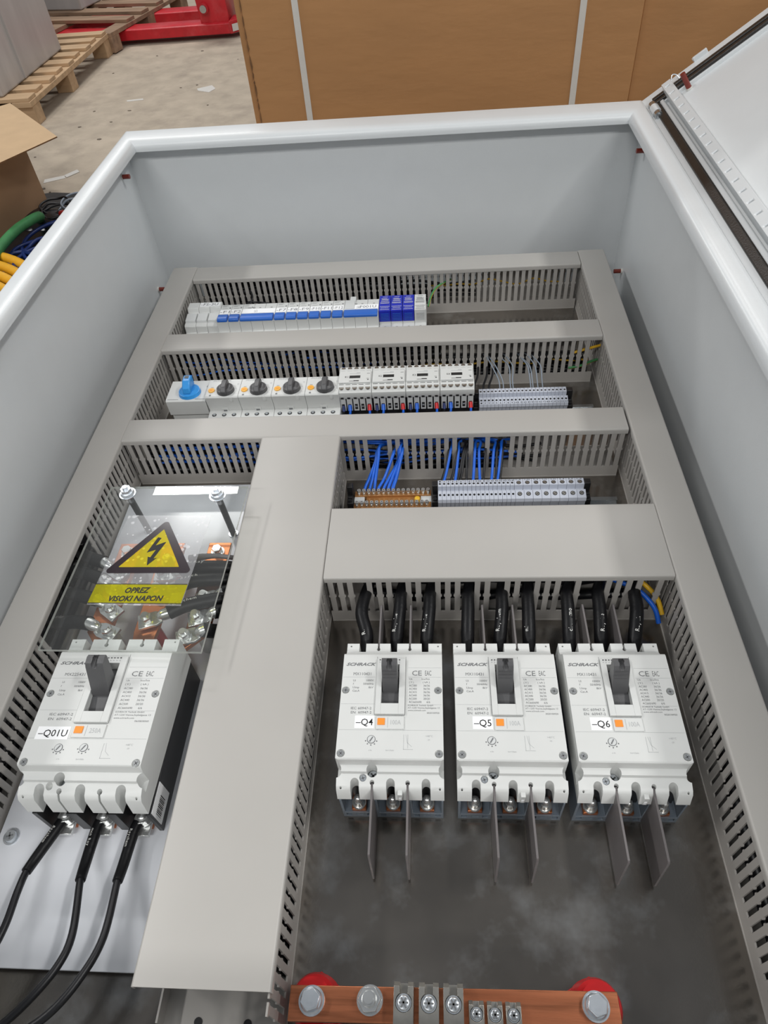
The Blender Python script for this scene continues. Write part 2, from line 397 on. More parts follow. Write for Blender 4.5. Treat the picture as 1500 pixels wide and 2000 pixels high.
M = MB(); M.cyl((0, 262), 6.0, 556, 566, 0, 16, axis='y'); M.cyl((0, 262), 6.6, 566, 588, 1, 16, axis='y'); M.cyl((0, 262), 6, 588, 600, 0, 16, axis='y')
M.cyl((0, 262), 4.0, 552, 556, 0, 16, axis='y'); M.box(-7, 5, 568, 586, 250, 258, 1); M.xf(Matrix.Translation((402, -2, 3))); part('hinge', M, ['rail', 'coat'], enc, 0.5)

# ---------------------------------------------------------------- mounting plate
M = MB(); M.box(-374, 374, YB+20, 582, -3, 0)
M2 = MB()
mp = single('mounting_plate', M, 'plate', 'dull galvanised steel mounting plate filling the enclosure bottom', 'mounting plate', loc=(0, -20, -3), bevel=0.8)
M = MB()
M.box(-374, 374, 555, 575, -27, -3.2); M.box(-374, 374, YB+20, YB+40, -27, -3.2)
part('support_rail', M, 'rail', enc)

# ---------------------------------------------------------------- cable ducts
FP = [(-2.8, 17), (2.8, 17), (2.8, 43), (3.9, 44.4), (3.9, 46.2), (2.8, 47.6), (2.8, 69.5), (4.0, 70.6), (4.0, 74), (-4.0, 74), (-4.0, 70.6), (-2.8, 69.5), (-2.8, 47.6), (-3.9, 46.2), (-3.9, 44.4), (-2.8, 43)]
def side(M, axis, pos, a, b, gaps=(), ph=5.0, th=1.5):
    """one slotted wall: a base strip and fingers; pos = plane, a..b along the duct"""
    lo, hi = pos, pos+th
    if axis == 'x': M.box(a, b, lo, hi, 0, 17)
    else: M.box(lo, hi, a, b, 0, 17)
    s = a+ph
    while s < b-3:
        if not any(g0 < s < g1 for g0, g1 in gaps):
            if axis == 'x': M.prism([(s+p, z) for p, z in FP], 'y', lo, hi)
            else: M.prism([(s+p, z) for p, z in FP], 'x', lo, hi)
        s += 10.0
def lidprof(a, b):
    r = 2.6; p = [(a, 71.5), (a, 79-r)]
    p += [(a+r*(1-math.cos(t*math.pi/8)), 79-r+r*math.sin(t*math.pi/8)) for t in range(1, 5)]
    p += [(b-r*(1-math.sin(t*math.pi/8)), 79-r+r*math.cos(t*math.pi/8)) for t in range(0, 4)]
    p += [(b, 79-r), (b, 71.5), (b-1.4, 71.5), (b-1.4, 77.3), (a+1.4, 77.3), (a+1.4, 71.5)]
    return p
def duct(label, axis, c0, c1, a, b, la=None, lb=None, g0=(), g1=(), far=True):
    """c0..c1 across, a..b along; lid la..lb; g0/g1 = missing fingers on the low/high side"""
    la = a if la is None else la; lb = b if lb is None else lb
    loc = ((a+b)/2, (c0+c1)/2, 0) if axis == 'x' else ((c0+c1)/2, (a+b)/2, 0)
    t = thing('cable_duct', label, 'cable duct', loc, 'slotted cable ducts around the panel')
    M = MB()
    if axis == 'x': M.box(a, b, c0+1, c1-1, 0.1, 1.8)
    else: M.box(c0+1, c1-1, a, b, 0.1, 1.8)
    side(M, axis, c0+1.6, a, b, g0); side(M, axis, c1-3.1, a, b, g1)
    part('trunk', M, 'duct', t)
    M = MB(); M.prism(lidprof(c0, c1), 'y' if axis == 'y' else 'x', la, lb)
    o = part('lid', M, 'lid', t)
    for p in o.data.polygons: p.use_smooth = True
    try: o.data.set_sharp_from_angle(angle=R(25))
    except Exception: pass
    return t
DL = duct('long narrow slotted duct along the left wall, fingers missing beside the copper bars', 'y', -354, -312, -590, 537, g1=((-168, -44),))
DR = duct('long narrow slotted duct along the right wall beside the door hinge', 'y', 312, 353.5, -590, 537)
D1 = duct('topmost cross duct, behind the row of miniature breakers', 'x', 495, 536.5, -311, 311)
D2 = duct('second cross duct, between miniature breakers and motor starters', 'x', 298, 340, -311, 306, -312, 311.5)
D3 = duct('third cross duct, full width between the motor starters and the brass terminal block', 'x', 104, 146, -311, 308, -312, 309, g0=((-60, -36), (2, 18), (105, 120), (125, 139), (146, 170)))
D4 = duct('wide cross duct right above the three numbered power breakers', 'x', -112, -15, -34, 311, -34.5, 311.5,
          g0=((-5, 9), (36, 49), (66, 81), (106, 120), (137, 151), (167, 181), (205, 220), (230, 250), (281, 294)))
DC = duct('widest duct running down the middle, open at its lower end', 'y', -133.5, -35, -472, 104, -458, 103.5, g0=((-480, -440),))
# end notches of the open duct
M = MB()
for x in (-104, -66): M.cyl((x, -469), 3.2, 1.85, 2.3, 0, 12)
part('base_slot', M, 'black', DC)

# ---------------------------------------------------------------- DIN rails
def rail(label, y, a, b):
    t = thing('din_rail', label, 'mounting rail', ((a+b)/2, y, 0), 'horizontal mounting rails')
    M = MB(); M.prism([(y-17.5, 7), (y-17.5, 5.8), (y-13, 5.8), (y-13, 0.3), (y+13, 0.3), (y+13, 5.8), (y+17.5, 5.8), (y+17.5, 7),
                       (y+11.8, 7), (y+11.8, 1.5), (y-11.8, 1.5), (y-11.8, 7)], 'x', a, b)
    M2 = MB(); x = a+12
    while x < b-8: M2.box(x, x+9, y-3, y+3, -2, 4); x += 20
    part('rail', M, 'rail', t, 0.3, cut=M2)
    return t
rail('steel mounting rail behind the miniature breakers, its bare end beside the white surge module', 417, -308, 300)
rail('steel mounting rail under motor starters and contactors, bare at the right', 222, -300, 300)
rail('steel mounting rail right of the brass terminal block with punched slots showing', 45, -30, 300)

# ---------------------------------------------------------------- screws
def screwhead(M, c, r, z, h=1.6, m=0, mx=1, a=0.4):
    M.cyl(c, r, z-h, z, m, 16, r2=r*0.86); M.cross(c, r*0.62, z+0.02, mx, a)

# ---------------------------------------------------------------- row 1: miniature breakers
def mcb_poly(y=417):
    return [(y-44, 9), (y-44, 48), (y-31, 50), (y-30, 52), (y-29.5, 66), (y-12, 67.5), (y+17, 67.5), (y+18, 52), (y+30, 50), (y+44, 48), (y+44, 9)]
def mcb(x, nmod, text, label, group=None):
    W = 17.8*nmod
    t = thing('miniature_circuit_breaker' if nmod == 1 else 'residual_current_breaker', label, 'breaker', (x, 417, 9), group)
    M = MB(); C = MB()
    for k in range(nmod):
        M.prism(mcb_poly(), 'x', x+17.8*k+0.12, x+17.8*(k+1)-0.12)
    for k in range(nmod):
        cx = x+17.8*(k+0.5)
        M.cyl((cx, 379.5), 2.6, 50.0, 50.25, 1, 14)
    part('body', M, ['white', 'black'], t, 0.5)
    M = MB(); M.prism([(386.6, 66), (387.4, 69.6), (390.5, 71), (400.5, 71), (403, 69.6), (403.6, 66)], 'x', x+1.2, x+W-1.2)
    part('toggle', M, 'blue', t, 0.8)
    M = MB(); M.box(x+0.8, x+W-0.8, 407.5, 419, 67.5, 67.8, 0); 
    if text: M.text(text, 9.6, x+W/2 if nmod == 1 else x+W*0.66, 409.6, 67.9, 1, w=15 if nmod == 1 else 28, align='CENTER')
    part('name_label', M, ['paper', 'ink'], t)
    M = MB()
    for k in range(nmod if nmod == 1 else 1):
        M.box(x+2, x+W*0.62 if nmod == 1 else x+9, 430.6, 431.2, 67.5, 67.62); M.box(x+2, x+9, 427.8, 428.4, 67.5, 67.62)
        M.cyl((x+15, 424), 1.3, 67.5, 67.7, 0, 10)
        M.box(x+3, x+11, 422.4, 422.9, 67.5, 67.62)
    if nmod > 1:
        for a, b in ((8, 6), (16, 4), (26, 3), (44, 3)): M.box(x+a, x+a+b, 421.5, 423, 67.5, 67.62)
        for a in (2, 4, 6): M.box(x+a+18, x+a+18.4, 408, 416, 67.8, 67.9)
    part('printed_marks', M, 'ink', t)
    return t
G1 = 'miniature breakers under the top duct'
# fuse switch
t = thing('fuse_switch', 'white three-pole fuse switch labelled -FS-3U at the left end', 'fuse switch', (-305.5, 417, 9))
M = MB()
for k in range(3):
    x0 = -305.5+17.8*k
    M.prism([(373, 9), (373, 46), (389, 48), (390, 58), (393, 60), (421, 63), (424, 70), (440, 70), (441, 52), (461, 48), (461, 9)], 'x', x0+0.15, x0+17.65)
part('body', M, 'white', t, 0.8)
for k in range(3):
    M = MB(); x0 = -305.5+17.8*k; M.prism([(396, 59), (398, 64), (415, 66), (420, 62)], 'x', x0+1.0, x0+16.8)
    part('fuse_drawer', M, 'white2', t, 0.6)
M = MB(); M.box(-286, -254.5, 427, 438, 70.0, 70.25); M.text('-FS-3U', 10, -284.5, 429.4, 70.35, 1, w=27); part('name_label', M, ['paper', 'ink'], t)
x = -252.1
mcb(x, 1, '-F1', 'miniature breaker with short blue toggle labelled -F1', G1); x += 17.8
mcb(x, 1, '-F2', 'miniature breaker with short blue toggle labelled -F2', G1); x += 17.8
mcb(x, 3, '', 'triple-width breaker with long blue bar between -F2 and -F7, no name label'); x += 53.4
for k in range(7, 13):
    mcb(x, 1, '-F%d' % k, 'miniature breaker with short blue toggle labelled -F%d' % k, G1); x += 17.8
t = mcb(x, 3, '-F001U', 'triple-width breaker with long blue bar labelled -F001U'); 
M = MB(); M.box(x+8, x+17, 430, 442, 60, 68.6); M.box(x+1, x+16, 408, 430, 67.9, 68.8, 0)
part('side_clip', M, 'white2', t, 0.5); x += 53.6
# surge arrester
t = thing('surge_arrester', 'four-part surge arrester with three deep blue modules and one white module', 'surge arrester', (x, 417, 9))
M = MB()
for k in range(4):
    M.prism([(373, 9), (373, 44), (397, 46), (398, 50), (441, 50), (442, 46), (461, 44), (461, 9)], 'x', x+18*k+0.15, x+18*k+17.85)
    M.cyl((x+18*k+9, 388), 3.0, 45.2, 45.5, 1, 14)
part('base', M, ['white', 'black'], t, 0.5)
for k in range(4):
    M = MB(); x0 = x+18*k
    M.prism([(397.5, 50), (398, 68), (440, 69), (441, 50)], 'x', x0+0.4, x0+17.6)
    ink = 1
    for q in range(5): M.box(x0+3, x0+15, 397.0, 397.6, 52.5+2.6*q, 53.2+2.6*q, 2)
    for yy, a, b in ((436, 5, 13), (431.5, 3, 12), (429.5, 4, 15), (427, 3, 14), (424, 3, 15), (420.5, 2, 16), (418, 2, 15.5), (409, 1.5, 16.5), (405, 3, 15), (400.5, 2, 16)):
        M.box(x0+a, x0+b, yy-0.35, yy+0.35, 69.0, 69.15, ink)
    M.xf(Matrix.Identity(4))
    part('plug_module', M, ['spd' if k < 3 else 'white', 'whiteink' if k < 3 else 'ink', 'blue' if k < 3 else 'lightink'], t, 0.4,
         label='deep blue plug-in module' if k < 3 else 'white plug-in module')
XS = x+72

# ---------------------------------------------------------------- row 2: rotary switch, motor starters
t = thing('rotary_switch', 'white switch box with large sky-blue rotary knob at the left end', 'switch', (-283, 220, 9))
M = MB(); M.prism([(199, 41), (198, 64), (200, 66), (241, 66), (243, 60), (243, 38), (240, 9), (205, 9), (205, 38)], 'x', -283.5, -228.5)
M.box(-281, -266, 200.2, 200.9, 66, 66.2, 1); M.box(-243, -229.5, 200.2, 200.9, 66, 66.2, 1); M.box(-232, -231.3, 226, 229, 66, 66.2, 1)
part('housing', M, ['white', 'ink'], t, 0.8)
M = MB(); M.cyl((-253, 214.5), 15.2, 66, 70.5, 0, 32, r2=14.2); M.cyl((-253, 214.5), 13.5, 70.5, 73, 0, 32, r2=9)
M.prism([(203, 72), (205, 80), (214, 87), (226, 87.5), (227.5, 84), (227.5, 72)], 'x', -258.5, -247.5)
part('knob', M, 'knobblue', t, 1.6)
M = MB(); M.box(-256, -250.5, 218.5, 223.5, 87.2, 87.8); part('knob_notch', M, 'ink', t)

def starter(k):
    x = -226.2+45.1*k
    t = thing('motor_starter', 'x', 'motor starter', (x, 214, 9), 'motor starters with black rotary knobs')
    M = MB(); M.prism([(197, 9), (197, 50), (193.5, 72), (195, 74), (231, 74), (233, 72), (233, 9)], 'x', x+0.2, x+44.9)
    M.prism([(178, 9), (178, 44), (181, 46.5), (197, 48), (197, 9)], 'x', x+0.2, x+44.9)
    M.box(x+33, x+37, 192.6, 197, 66, 73, 0); M.box(x+18, x+27, 195.8, 198, 46, 53, 0); M.box(x+20, x+25, 195.4, 196, 47.5, 50, 3)
    for q in range(3):
        M.cyl((x+8+13.6*q, 188.5), 3.0, 47.2, 47.6, 1, 16); M.cyl((x+8+13.6*q, 188.5), 2.0, 47.6, 48.2, 2, 12)
    part('housing', M, ['white', 'black', 'zinc', 'ink'], t, 0.6)
    M = MB(); cx, cy = x+26.5, 206.5
    M.cyl((cx, cy), 12, 74, 79, 0, 28, r2=11.2); M.cyl((cx, cy), 10.4, 79, 81, 0, 28, r2=7.5)
    M.prism([(cy-13, 76), (cy-13, 81), (cy-8, 86), (cy+7, 86.5), (cy+11.5, 84), (cy+11.5, 78)], 'x', cx-3.7, cx+3.7)
    part('knob', M, 'dgrey', t, 1.2)
    M = MB(); M.cyl((x+7, 207), 4.4, 74, 75.4, 0, 18); M.box(x+4.8, x+9.2, 206.6, 207.4, 75.4, 75.7, 1); part('test_button', M, ['yel', 'orange'], t)
    M = MB(); M.text('SCHRACK', 4.6, x+5, 227, 74.15, 0, w=26, shear=0.3, bold=0.02)
    M.box(x+5, x+8.6, 213.5, 215, 74, 74.12); M.box(x+6.7, x+7.1, 198.5, 201.5, 74, 74.12); M.box(x+5.6, x+8.2, 195.5, 198, 74, 74.12, 1)
    for q in range(5):
        a = R(-20+q*38); M.box(cx+14*math.cos(a)-0.8, cx+14*math.cos(a)+0.8, cy+14*math.sin(a)-0.3, cy+14*math.sin(a)+0.3, 74, 74.12)
    M.box(x+40, x+42.5, 219, 219.5, 74, 74.12); M.box(x+40, x+42.5, 221, 221.5, 74, 74.12); M.box(x+34, x+43, 199, 199.3, 74, 74.12)
    part('printed_marks', M, ['lightink', 'ink'], t)
    return t
for k in range(4):
    starter(k)['label'] = ('motor starter with black knob directly right of the sky-blue rotary switch',
                           'motor starter with black knob, second after the sky-blue switch',
                           'motor starter with black knob, second before the contactors',
                           'motor starter with black knob directly left of the contactors')[k]
# contactors
CX = -47.5
def contactor(k):
    x = CX+45*k
    t = thing('contactor', 'x', 'contactor', (x, 222, 9), 'four white contactors in the middle row')
    M = MB(); M.prism([(197, 66), (197.5, 71), (204, 77.5), (240, 78), (247.5, 76), (249, 70), (249, 60), (199, 60)], 'x', x+0.25, x+44.75)
    M.box(x+1, x+43.5, 209, 234, 78, 79.6, 0)
    C = MB()
    part('housing', M, 'white', t, 0.5)
    M = MB(); M.prism([(206, 9), (206, 60), (240, 60), (240, 9)], 'x', x+0.3, x+44.7); M.box(x+0.3, x+44.7, 208, 236, 8, 12); M.box(x+0.3, x+44.7, 204.5, 207, 9, 24)
    part('base', M, 'black', t)
    for q in range(5):
        M = MB(); xx = x+1.7+8.75*q
        M.box(xx, xx+7.0, 199.4, 206, 39.5, 60); M.box(xx+1.6, xx+5.4, 199.0, 199.5, 42.5, 51, 1); M.box(xx+2.0, xx+5.0, 198.7, 199.2, 45.6, 48, 2)
        M.box(xx+1.6, xx+5.4, 196.6, 197.2, 61.5, 64, 1)
        part('terminal', M, ['white2', 'black', 'zinc'], t, 0.2)
    for q in range(5):
        xx = x+5.2+8.75*q
        M = MB(); M.cyl((xx, 242), 2.8, 76.9, 77.9, 1, 16); M.cyl((xx, 242), 2.2, 77.9, 78.3, 0, 16); M.box(xx-1.8, xx+1.8, 241.6, 242.4, 78.3, 78.5, 1, rz=0.3)
        M.cyl((xx, 202), 3.1, 75, 76.6, 0, 16); M.box(xx-2, xx+2, 201.7, 202.3, 76.4, 76.9, 2, rz=0.3)
        part('screw', M, ['nickel', 'black', 'lightink'], t)
    M = MB(); M.box(x+15, x+29.5, 218, 223.5, 79.6, 79.8); M.box(x+21, x+28, 211.3, 213, 79.6, 79.8); M.box(x+15, x+22, 211.3, 211.9, 79.6, 79.8)
    for q in range(5):
        M.box(x+1.7+8.75*q, x+8.2+8.75*q, 206.6, 207.1, 77.6, 77.9)
        M.box(x+2.2+8.75*q, x+8.0+8.75*q, 236.3, 236.6, 77.9, 78.1, 1)
    M.box(x+38, x+42, 227.5, 228, 79.6, 79.75); M.box(x+38, x+41, 216.5, 217, 79.6, 79.75); M.box(x+39, x+41, 213.6, 215, 79.6, 79.75)
    M.box(x+15, x+29, 227.5, 228.2, 79.6, 79.75, 1); M.box(x+24, x+29, 229.2, 230, 79.6, 79.75, 1)
    M.text('K%d' % (k+1), 5.4, x+9.2, 219, 79.75, 0, w=4.0)
    part('printed_marks', M, ['blackink', 'lightink'], t)
    return t
for k in range(4):
    contactor(k)['label'] = ('white contactor beside the last motor starter, leftmost of four',
                             'white contactor, second of four counted from the motor starters',
                             'white contactor, third of four counted from the motor starters',
                             'white contactor beside the grey terminal strip, rightmost of four')[k]

# ---------------------------------------------------------------- wires
def wire(name, pts, r, m, label, cat='wire', group=None, ferr=None, n=8):
    M = MB(); M.tube(pts, r, n)
    o = single(name, M, m, label, cat, group, loc=pts[0])
    if ferr:
        M = MB(); p = Vector(pts[0]); q = (Vector(pts[1])-p).normalized()
        M.tube([p-q*1, p+q*7], r*1.55, 10)
        part('ferrule', M, ferr, o)
    return o
GW = 'control wires under the contactors'
nm = ('leftmost contactor', 'second contactor', 'third contactor', 'rightmost contactor')
rnd = random.Random(4)
for k in range(4):
    for q in (0, 1, 4):
        xx = CX+45*k+5.2+8.75*q
        if q == 0:
            wire('control_wire', [(xx, 199.5, 47), (xx+0.5, 194, 42), (xx-1, 190, 30), (xx-1, 178, 10), (xx-2, 160, 14)], 1.3, 'wblack', 'thin black wire in the first terminal of the %s' % nm[k], group=GW, ferr='wdblue')
        elif q == 1:
            dx = rnd.uniform(-5, 2)
            wire('control_wire', [(xx, 199.5, 48), (xx+0.3, 193.5, 42), (xx+dx*0.5, 187, 30), (xx+dx, 172, 13), (xx+dx, 158, 14)], 1.7, 'wblue', 'bright blue wire in the second terminal of the %s' % nm[k], group=GW, ferr='wblue')
        else:
            wire('control_wire', [(xx, 199.5, 48), (xx+0.5, 193.5, 42), (xx, 187, 30), (xx-1, 172, 13), (xx-1, 158, 14)], 1.7, 'wblue', 'blue wire with red ferrule in the last terminal of the %s' % nm[k], group=GW, ferr='ferrule')

# ---------------------------------------------------------------- rail terminals
TP = [(54, 9), (54, 46), (53, 50), (43, 50), (42.5, 43), (36, 43), (35.3, 49.5), (24.5, 46.5), (23.5, 42), (26, 38), (26, 32.5), (28, 31.5), (28, 26.5), (30, 25.5), (30, 9)]
def terminal(x, W, dy, big):
    t = thing('rail_terminal', 'x', 'terminal', (x, 45+dy, 9))
    M = MB(); M.prism([(a+dy, b) for a, b in TP], 'x', x+0.12, x+W-0.12)
    part('housing', M, 'grey2', t, 0.25)
    M = MB(); r = 1.35 if not big else 2.7
    tz = math.atan2(3.0, 10.8)
    for (yy, zz, tl) in ((47.0, 50.05, 0), (30.5, 48.2, tz)):
        Q = MB(); Q.cyl((0, 0), r, 0, 0.12, 0, 14); 
        if big: Q.cyl((0, 0), r*0.75, 0.12, 0.3, 1, 14); Q.box(-r*0.7, r*0.7, -0.3, 0.3, 0.3, 0.36, 0, rz=0.5)
        Q.xf(Matrix.Translation((x+W/2, yy+dy, zz)) @ Matrix.Rotation(tl, 4, 'X'))
        n0 = len(M.v); M.v += Q.v; M.f += [tuple(i+n0 for i in f) for f in Q.f]; M.mi += Q.mi; M.sm += Q.sm
    part('screw', M, ['black', 'nickel'], t)
    return t
def tnum(t, s, x, W, dy, y, z, size=2.9):
    M = MB(); M.text(s, size, x+W/2, y+dy, z, 0, w=min(W-0.8, 1.9*len(s)), align='CENTER', M=Matrix.Translation((x+W/2, y+dy, z)) @ Matrix.Rotation(math.atan2(3.0, 10.8) if z < 49.5 else 0, 4, 'X'))
    part('number', M, 'blackink', t)
ORD = 'first second third fourth fifth sixth seventh eighth ninth tenth eleventh twelfth thirteenth fourteenth fifteenth sixteenth seventeenth eighteenth nineteenth twentieth twenty-first twenty-second twenty-third'.split()
for i in range(23):
    x = 139.5+5.04*i
    t = terminal(x, 5.04, 172, False); t['group'] = 'grey terminals beside the contactors'
    t['label'] = '%s grey rail terminal from the contactors in the upper two-deck strip' % ORD[i]
    tnum(t, str(i+1), x, 5.04, 172, 25.2, 47.0)
for i in range(18):
    x = 82.6+4.97*i
    t = terminal(x, 4.97, 0, False); t['group'] = 'narrow grey terminals in the lower strip'
    t['label'] = '%s narrow grey rail terminal from the brass block in the lower strip' % ORD[i]
    tnum(t, str(i+1), x, 4.97, 0, 49.6, 50.2)
for i in range(8):
    x = 172.1+10.05*i
    t = terminal(x, 10.05, 0, True); t['group'] = 'wide grey terminals in the lower strip'
    s = ('1-5', '1-N', '2-4', '2-N', '3-N', '3-4', '3-5', '1-6')[i]
    t['label'] = '%s wide grey rail terminal after the narrow ones in the lower strip' % ORD[i]
    tnum(t, s, x, 10.05, 0, 50.6, 50.2, 2.7)
def bracket(x, W, dy, label):
    M = MB(); M.box(x, x+W, 31+dy, 51+dy, 9, 36); M.box(x, x+W, 44+dy, 52+dy, 9, 50); M.box(x+1, x+W-1, 26+dy, 36+dy, 9, 28)
    M.cyl((x+W/2, 35+dy), 2.4, 36, 38, 0, 14)
    M.box(x+1, x+W-1, 38+dy, 41+dy, 36, 39)
    single('end_bracket', M, 'black', label, 'end bracket', 'black end brackets clamped on the rails', loc=(x, 45+dy, 9), bevel=0.6)
bracket(132, 7.2, 172, 'black end bracket between the last contactor and the upper grey terminals')
bracket(255.6, 8, 172, 'black end bracket at the right end of the upper grey terminals')
bracket(75.8, 6.6, 0, 'black end bracket between the brass block and the lower grey terminals')
bracket(252.6, 7.5, 0, 'black end bracket at the right end of the lower grey terminals')
bracket(-26, 7, 0, 'black end bracket at the left end of the brass terminal block')
# brass neutral block
t = thing('neutral_terminal_block', 'amber and brass terminal block with two rows of screws', 'terminal block', (-18, 42, 9))
M = MB(); M.box(-18, 74.5, 26, 35, 22, 33); M.box(-4, 62, 37, 56, 18, 30); M.box(-18, 74.5, 46, 54, 22, 33); part('bar', M, 'brass', t, 0.6)
M = MB(); M.box(-18.5, -6, 30, 52, 9, 31); M.box(62, 75, 30, 52, 9, 31); part('holder', M, 'white2', t, 0.6)
for q in range(2):
    for i in range(15):
        M = MB(); xx = -13.5+5.95*i+(1 if q else -0.5); yy = 50 if q else 30.5
        M.cyl((xx, yy), 2.3, 33, 36.5, 0, 12); M.cyl((xx, yy), 2.55, 36.5, 39, 0, 14, r2=2.1); M.cross((xx, yy), 1.6, 39, 1, rnd.uniform(0, 1.5))
        M.cyl((xx, yy-2.6), 1.0, 30, 36, 0, 8)
        part('screw', M, ['tin', 'ink'], t)
M = MB(); M.cyl((58, 36), 3.4, 33, 38, 0, 16); M.dome((58, 36), 3.4, 38, 1.4); part('cap', M, 'wyel', t, label='yellow round cap')

# wires to the rows
GR = 'grey wires entering the upper terminal strip'
for i, (a, b) in enumerate(((3.5, 6), (4.5, 7), (8, 9), (9, 9.7), (13, 14.4), (13.6, 15), (15, 16.3), (16.5, 17.6))):
    x = 139.5+5.04*b; xs = 139.5+5.04*a+14
    wire('signal_wire', [(x, 229, 24), (x, 236, 34), (x-1, 250, 44), (xs-10, 270, 52), (xs-16, 299, 48-2*(i % 3)), (xs-20, 312, 44)], 0.85, 'wgrey', 'thin grey wire looping from the second duct into the upper terminals', group=GR, n=6)
for i, x in enumerate((131, 141, 154, 162)):
    wire('signal_wire', [(x, 226, 14), (x-2, 240, 16), (x-5, 262, 24), (x+1, 285, 28), (x+3, 312, 34)], 1.5, 'wblack', 'black wire from the second duct down beside the upper terminals, %s from the contactors' % ('first', 'second', 'third', 'fourth')[i], group='black wires left of the grey wires', n=6)
GB = 'blue wires fanning into the brass block'
ORD = 'first second third fourth fifth sixth seventh eighth'.split()
for i, (xe, xs) in enumerate(((-7, 6), (-1, 8), (4.5, 10), (10, 28), (16.5, 34), (22, 36), (27, 37), (28, 39))):
    wire('neutral_wire', [(xe, 55, 26), (xe+0.5, 62, 30), (xe*0.6+xs*0.4, 75, 34+i % 3), (xs, 95, 44+(i % 4)*3), (xs+2, 108, 50+(i % 3)*4), (xs+12, 122, 48), (xs+34, 128, 44+4*(i % 3))], 1.9, 'wblue', '%s bright blue wire from the left, fanning into the brass block' % ORD[i], group=GB)
GT = 'wires dropping into the lower grey terminals'
for i, (xe, xs, m_) in enumerate(((89, 99, 'wblue'), (86, 97, 'wblack'), (97, 108, 'wblack'), (103, 109, 'wblue'), (106, 115, 'wblack'), (109, 117, 'wblack'), (117, 119, 'wblack'), (125, 129, 'wblue'), (133.5, 134, 'wblue'), (137, 142, 'wblack'), (147, 152, 'wblue'), (154, 161, 'wblue'), (157, 163, 'wblack'), (152, 156, 'wblack'))):
    wire('terminal_wire', [(xe, 57, 24), (xe+0.3, 64, 32), (xe*0.5+xs*0.5, 82, 38), (xs, 104, 50), (xs+2, 118, 52), (xs+(12 if i % 2 else -14), 128, 46)], 1.8 if m_ == 'wblue' else 1.5, m_,
         '%s wire from the third duct into the lower grey terminals' % ('bright blue' if m_ == 'wblue' else 'black'), group=GT+(' blue' if m_ == 'wblue' else ' black'))
GI = 'blue wires running inside the %s duct'
def run(y, z, a, b, m_, label, grp, r=1.6, amp=4):
    pts = []; k = 9
    for i in range(k+1):
        pts.append((a+(b-a)*i/k, y+rnd.uniform(-amp, amp), z+rnd.uniform(-amp, amp)))
    wire('trunk_wire', pts, r, m_, label, group=grp, n=6)
for i in range(9): run(112+2.6*i, 36+rnd.uniform(-10, 18), -290+rnd.uniform(0, 30), 170+rnd.uniform(-60, 20), 'wblue', 'blue wire lying lengthwise inside the third duct', GI % 'third')
for i in range(5): run(112+5*i, 30+rnd.uniform(-10, 14), -10, 190+rnd.uniform(-30, 30), 'wblack', 'black wire lying lengthwise inside the third duct', 'black wires running inside the third duct', 1.9)
for i in range(7): run(306+3.2*i, 40+rnd.uniform(-14, 14), -300+rnd.uniform(0, 20), -10+rnd.uniform(-40, 40), 'wblue', 'blue wire lying lengthwise inside the second duct', GI % 'second', 1.3)
for i in range(5): run(306+5*i, 22+rnd.uniform(-8, 14), -280, 290, 'wblack', 'black wire lying lengthwise inside the second duct', 'black wires running inside the second duct', 1.8)
run(310, 30, 60, 300, 'wyel', 'yellow wire lying lengthwise inside the second duct', None, 1.4, 3)
run(512, 44, 75, 290, 'wyel', 'yellow wire sagging behind the slots of the topmost duct', None, 1.3, 5)
for i in range(4): run(505+6*i, 26+6*i, -290, 150, 'wblack', 'black wire lying lengthwise inside the topmost duct', 'black wires running inside the topmost duct', 2.2)
def vrun(x, z, a, b, label, grp, r):
    wire('trunk_cable', [(x+rnd.uniform(-2, 2), a+(b-a)*i/6, z+rnd.uniform(-3, 3)) for i in range(7)], r, 'wblack', label, 'cable', grp, n=8)
for y, z in ((506, 14), (520, 14), (527, 30), (512, 32), (524, 48), (508, 50), (517, 62)):
    run(y, z, -300, 70 if z < 40 else 20, 'wblack', 'thick black cable lying inside the topmost duct', 'thick black cables inside the topmost duct', 6.0, 2)
for y, z in ((309, 13), (323, 13), (330, 28), (316, 29), (326, 45), (312, 48), (321, 60)):
    run(y, z, -300, 300 if z < 30 else 90, 'wblack', 'thick black cable lying inside the second duct', 'thick black cables inside the second duct', 6.0, 2)
for y, z in ((120, 13), (133, 13), (136, 30), (124, 27), (135, 46), (128, 60)):
    run(y, z, -300, 160 if z < 30 else -40, 'wblack', 'thick black cable lying inside the third duct', 'thick black cables inside the third duct', 6.0, 2)
for x, z in ((-345, 14), (-332, 14), (-342, 30), (-329, 30), (-344, 46), (-331, 46), (-338, 60)):
    vrun(x, z, -40 if z > 25 else -580, 520, 'thick black cable lying inside the left-hand duct', 'thick black cables inside the left-hand duct', 6.0)
for x, z in ((-343, 30), (-330, 30), (-343, 46), (-330, 46), (-337, 60)):
    vrun(x, z, -580, -172, 'thick black cable inside the left-hand duct beside breaker -Q01U', 'thick black cables beside breaker -Q01U', 6.0)
for x, z in ((345, 14), (332, 14), (343, 30), (329, 30), (344, 46), (331, 46), (338, 60)):
    vrun(x, z, -585, 520, 'thick black cable lying inside the right-hand duct', 'thick black cables inside the right-hand duct', 6.0)
for x, z in ((-44, 14), (-58, 14), (-46, 30), (-60, 30), (-45, 46), (-59, 46), (-52, 60)):
    vrun(x, z, -440, 90, 'thick black cable lying inside the widest duct', 'thick black cables inside the widest duct', 6.0)
def ygwire(pts, label, r=2.0):
    t = thing('earth_wire', label, 'wire', pts[0])
    M = MB(); M.tube(pts, r, 10); part('yellow_insulation', M, 'wyel', t)
    M = MB(); M.tube([(a-0.3, b-0.5, c+0.6) for a, b, c in pts], r*0.93, 10); part('green_stripe', M, 'tubegreen', t)
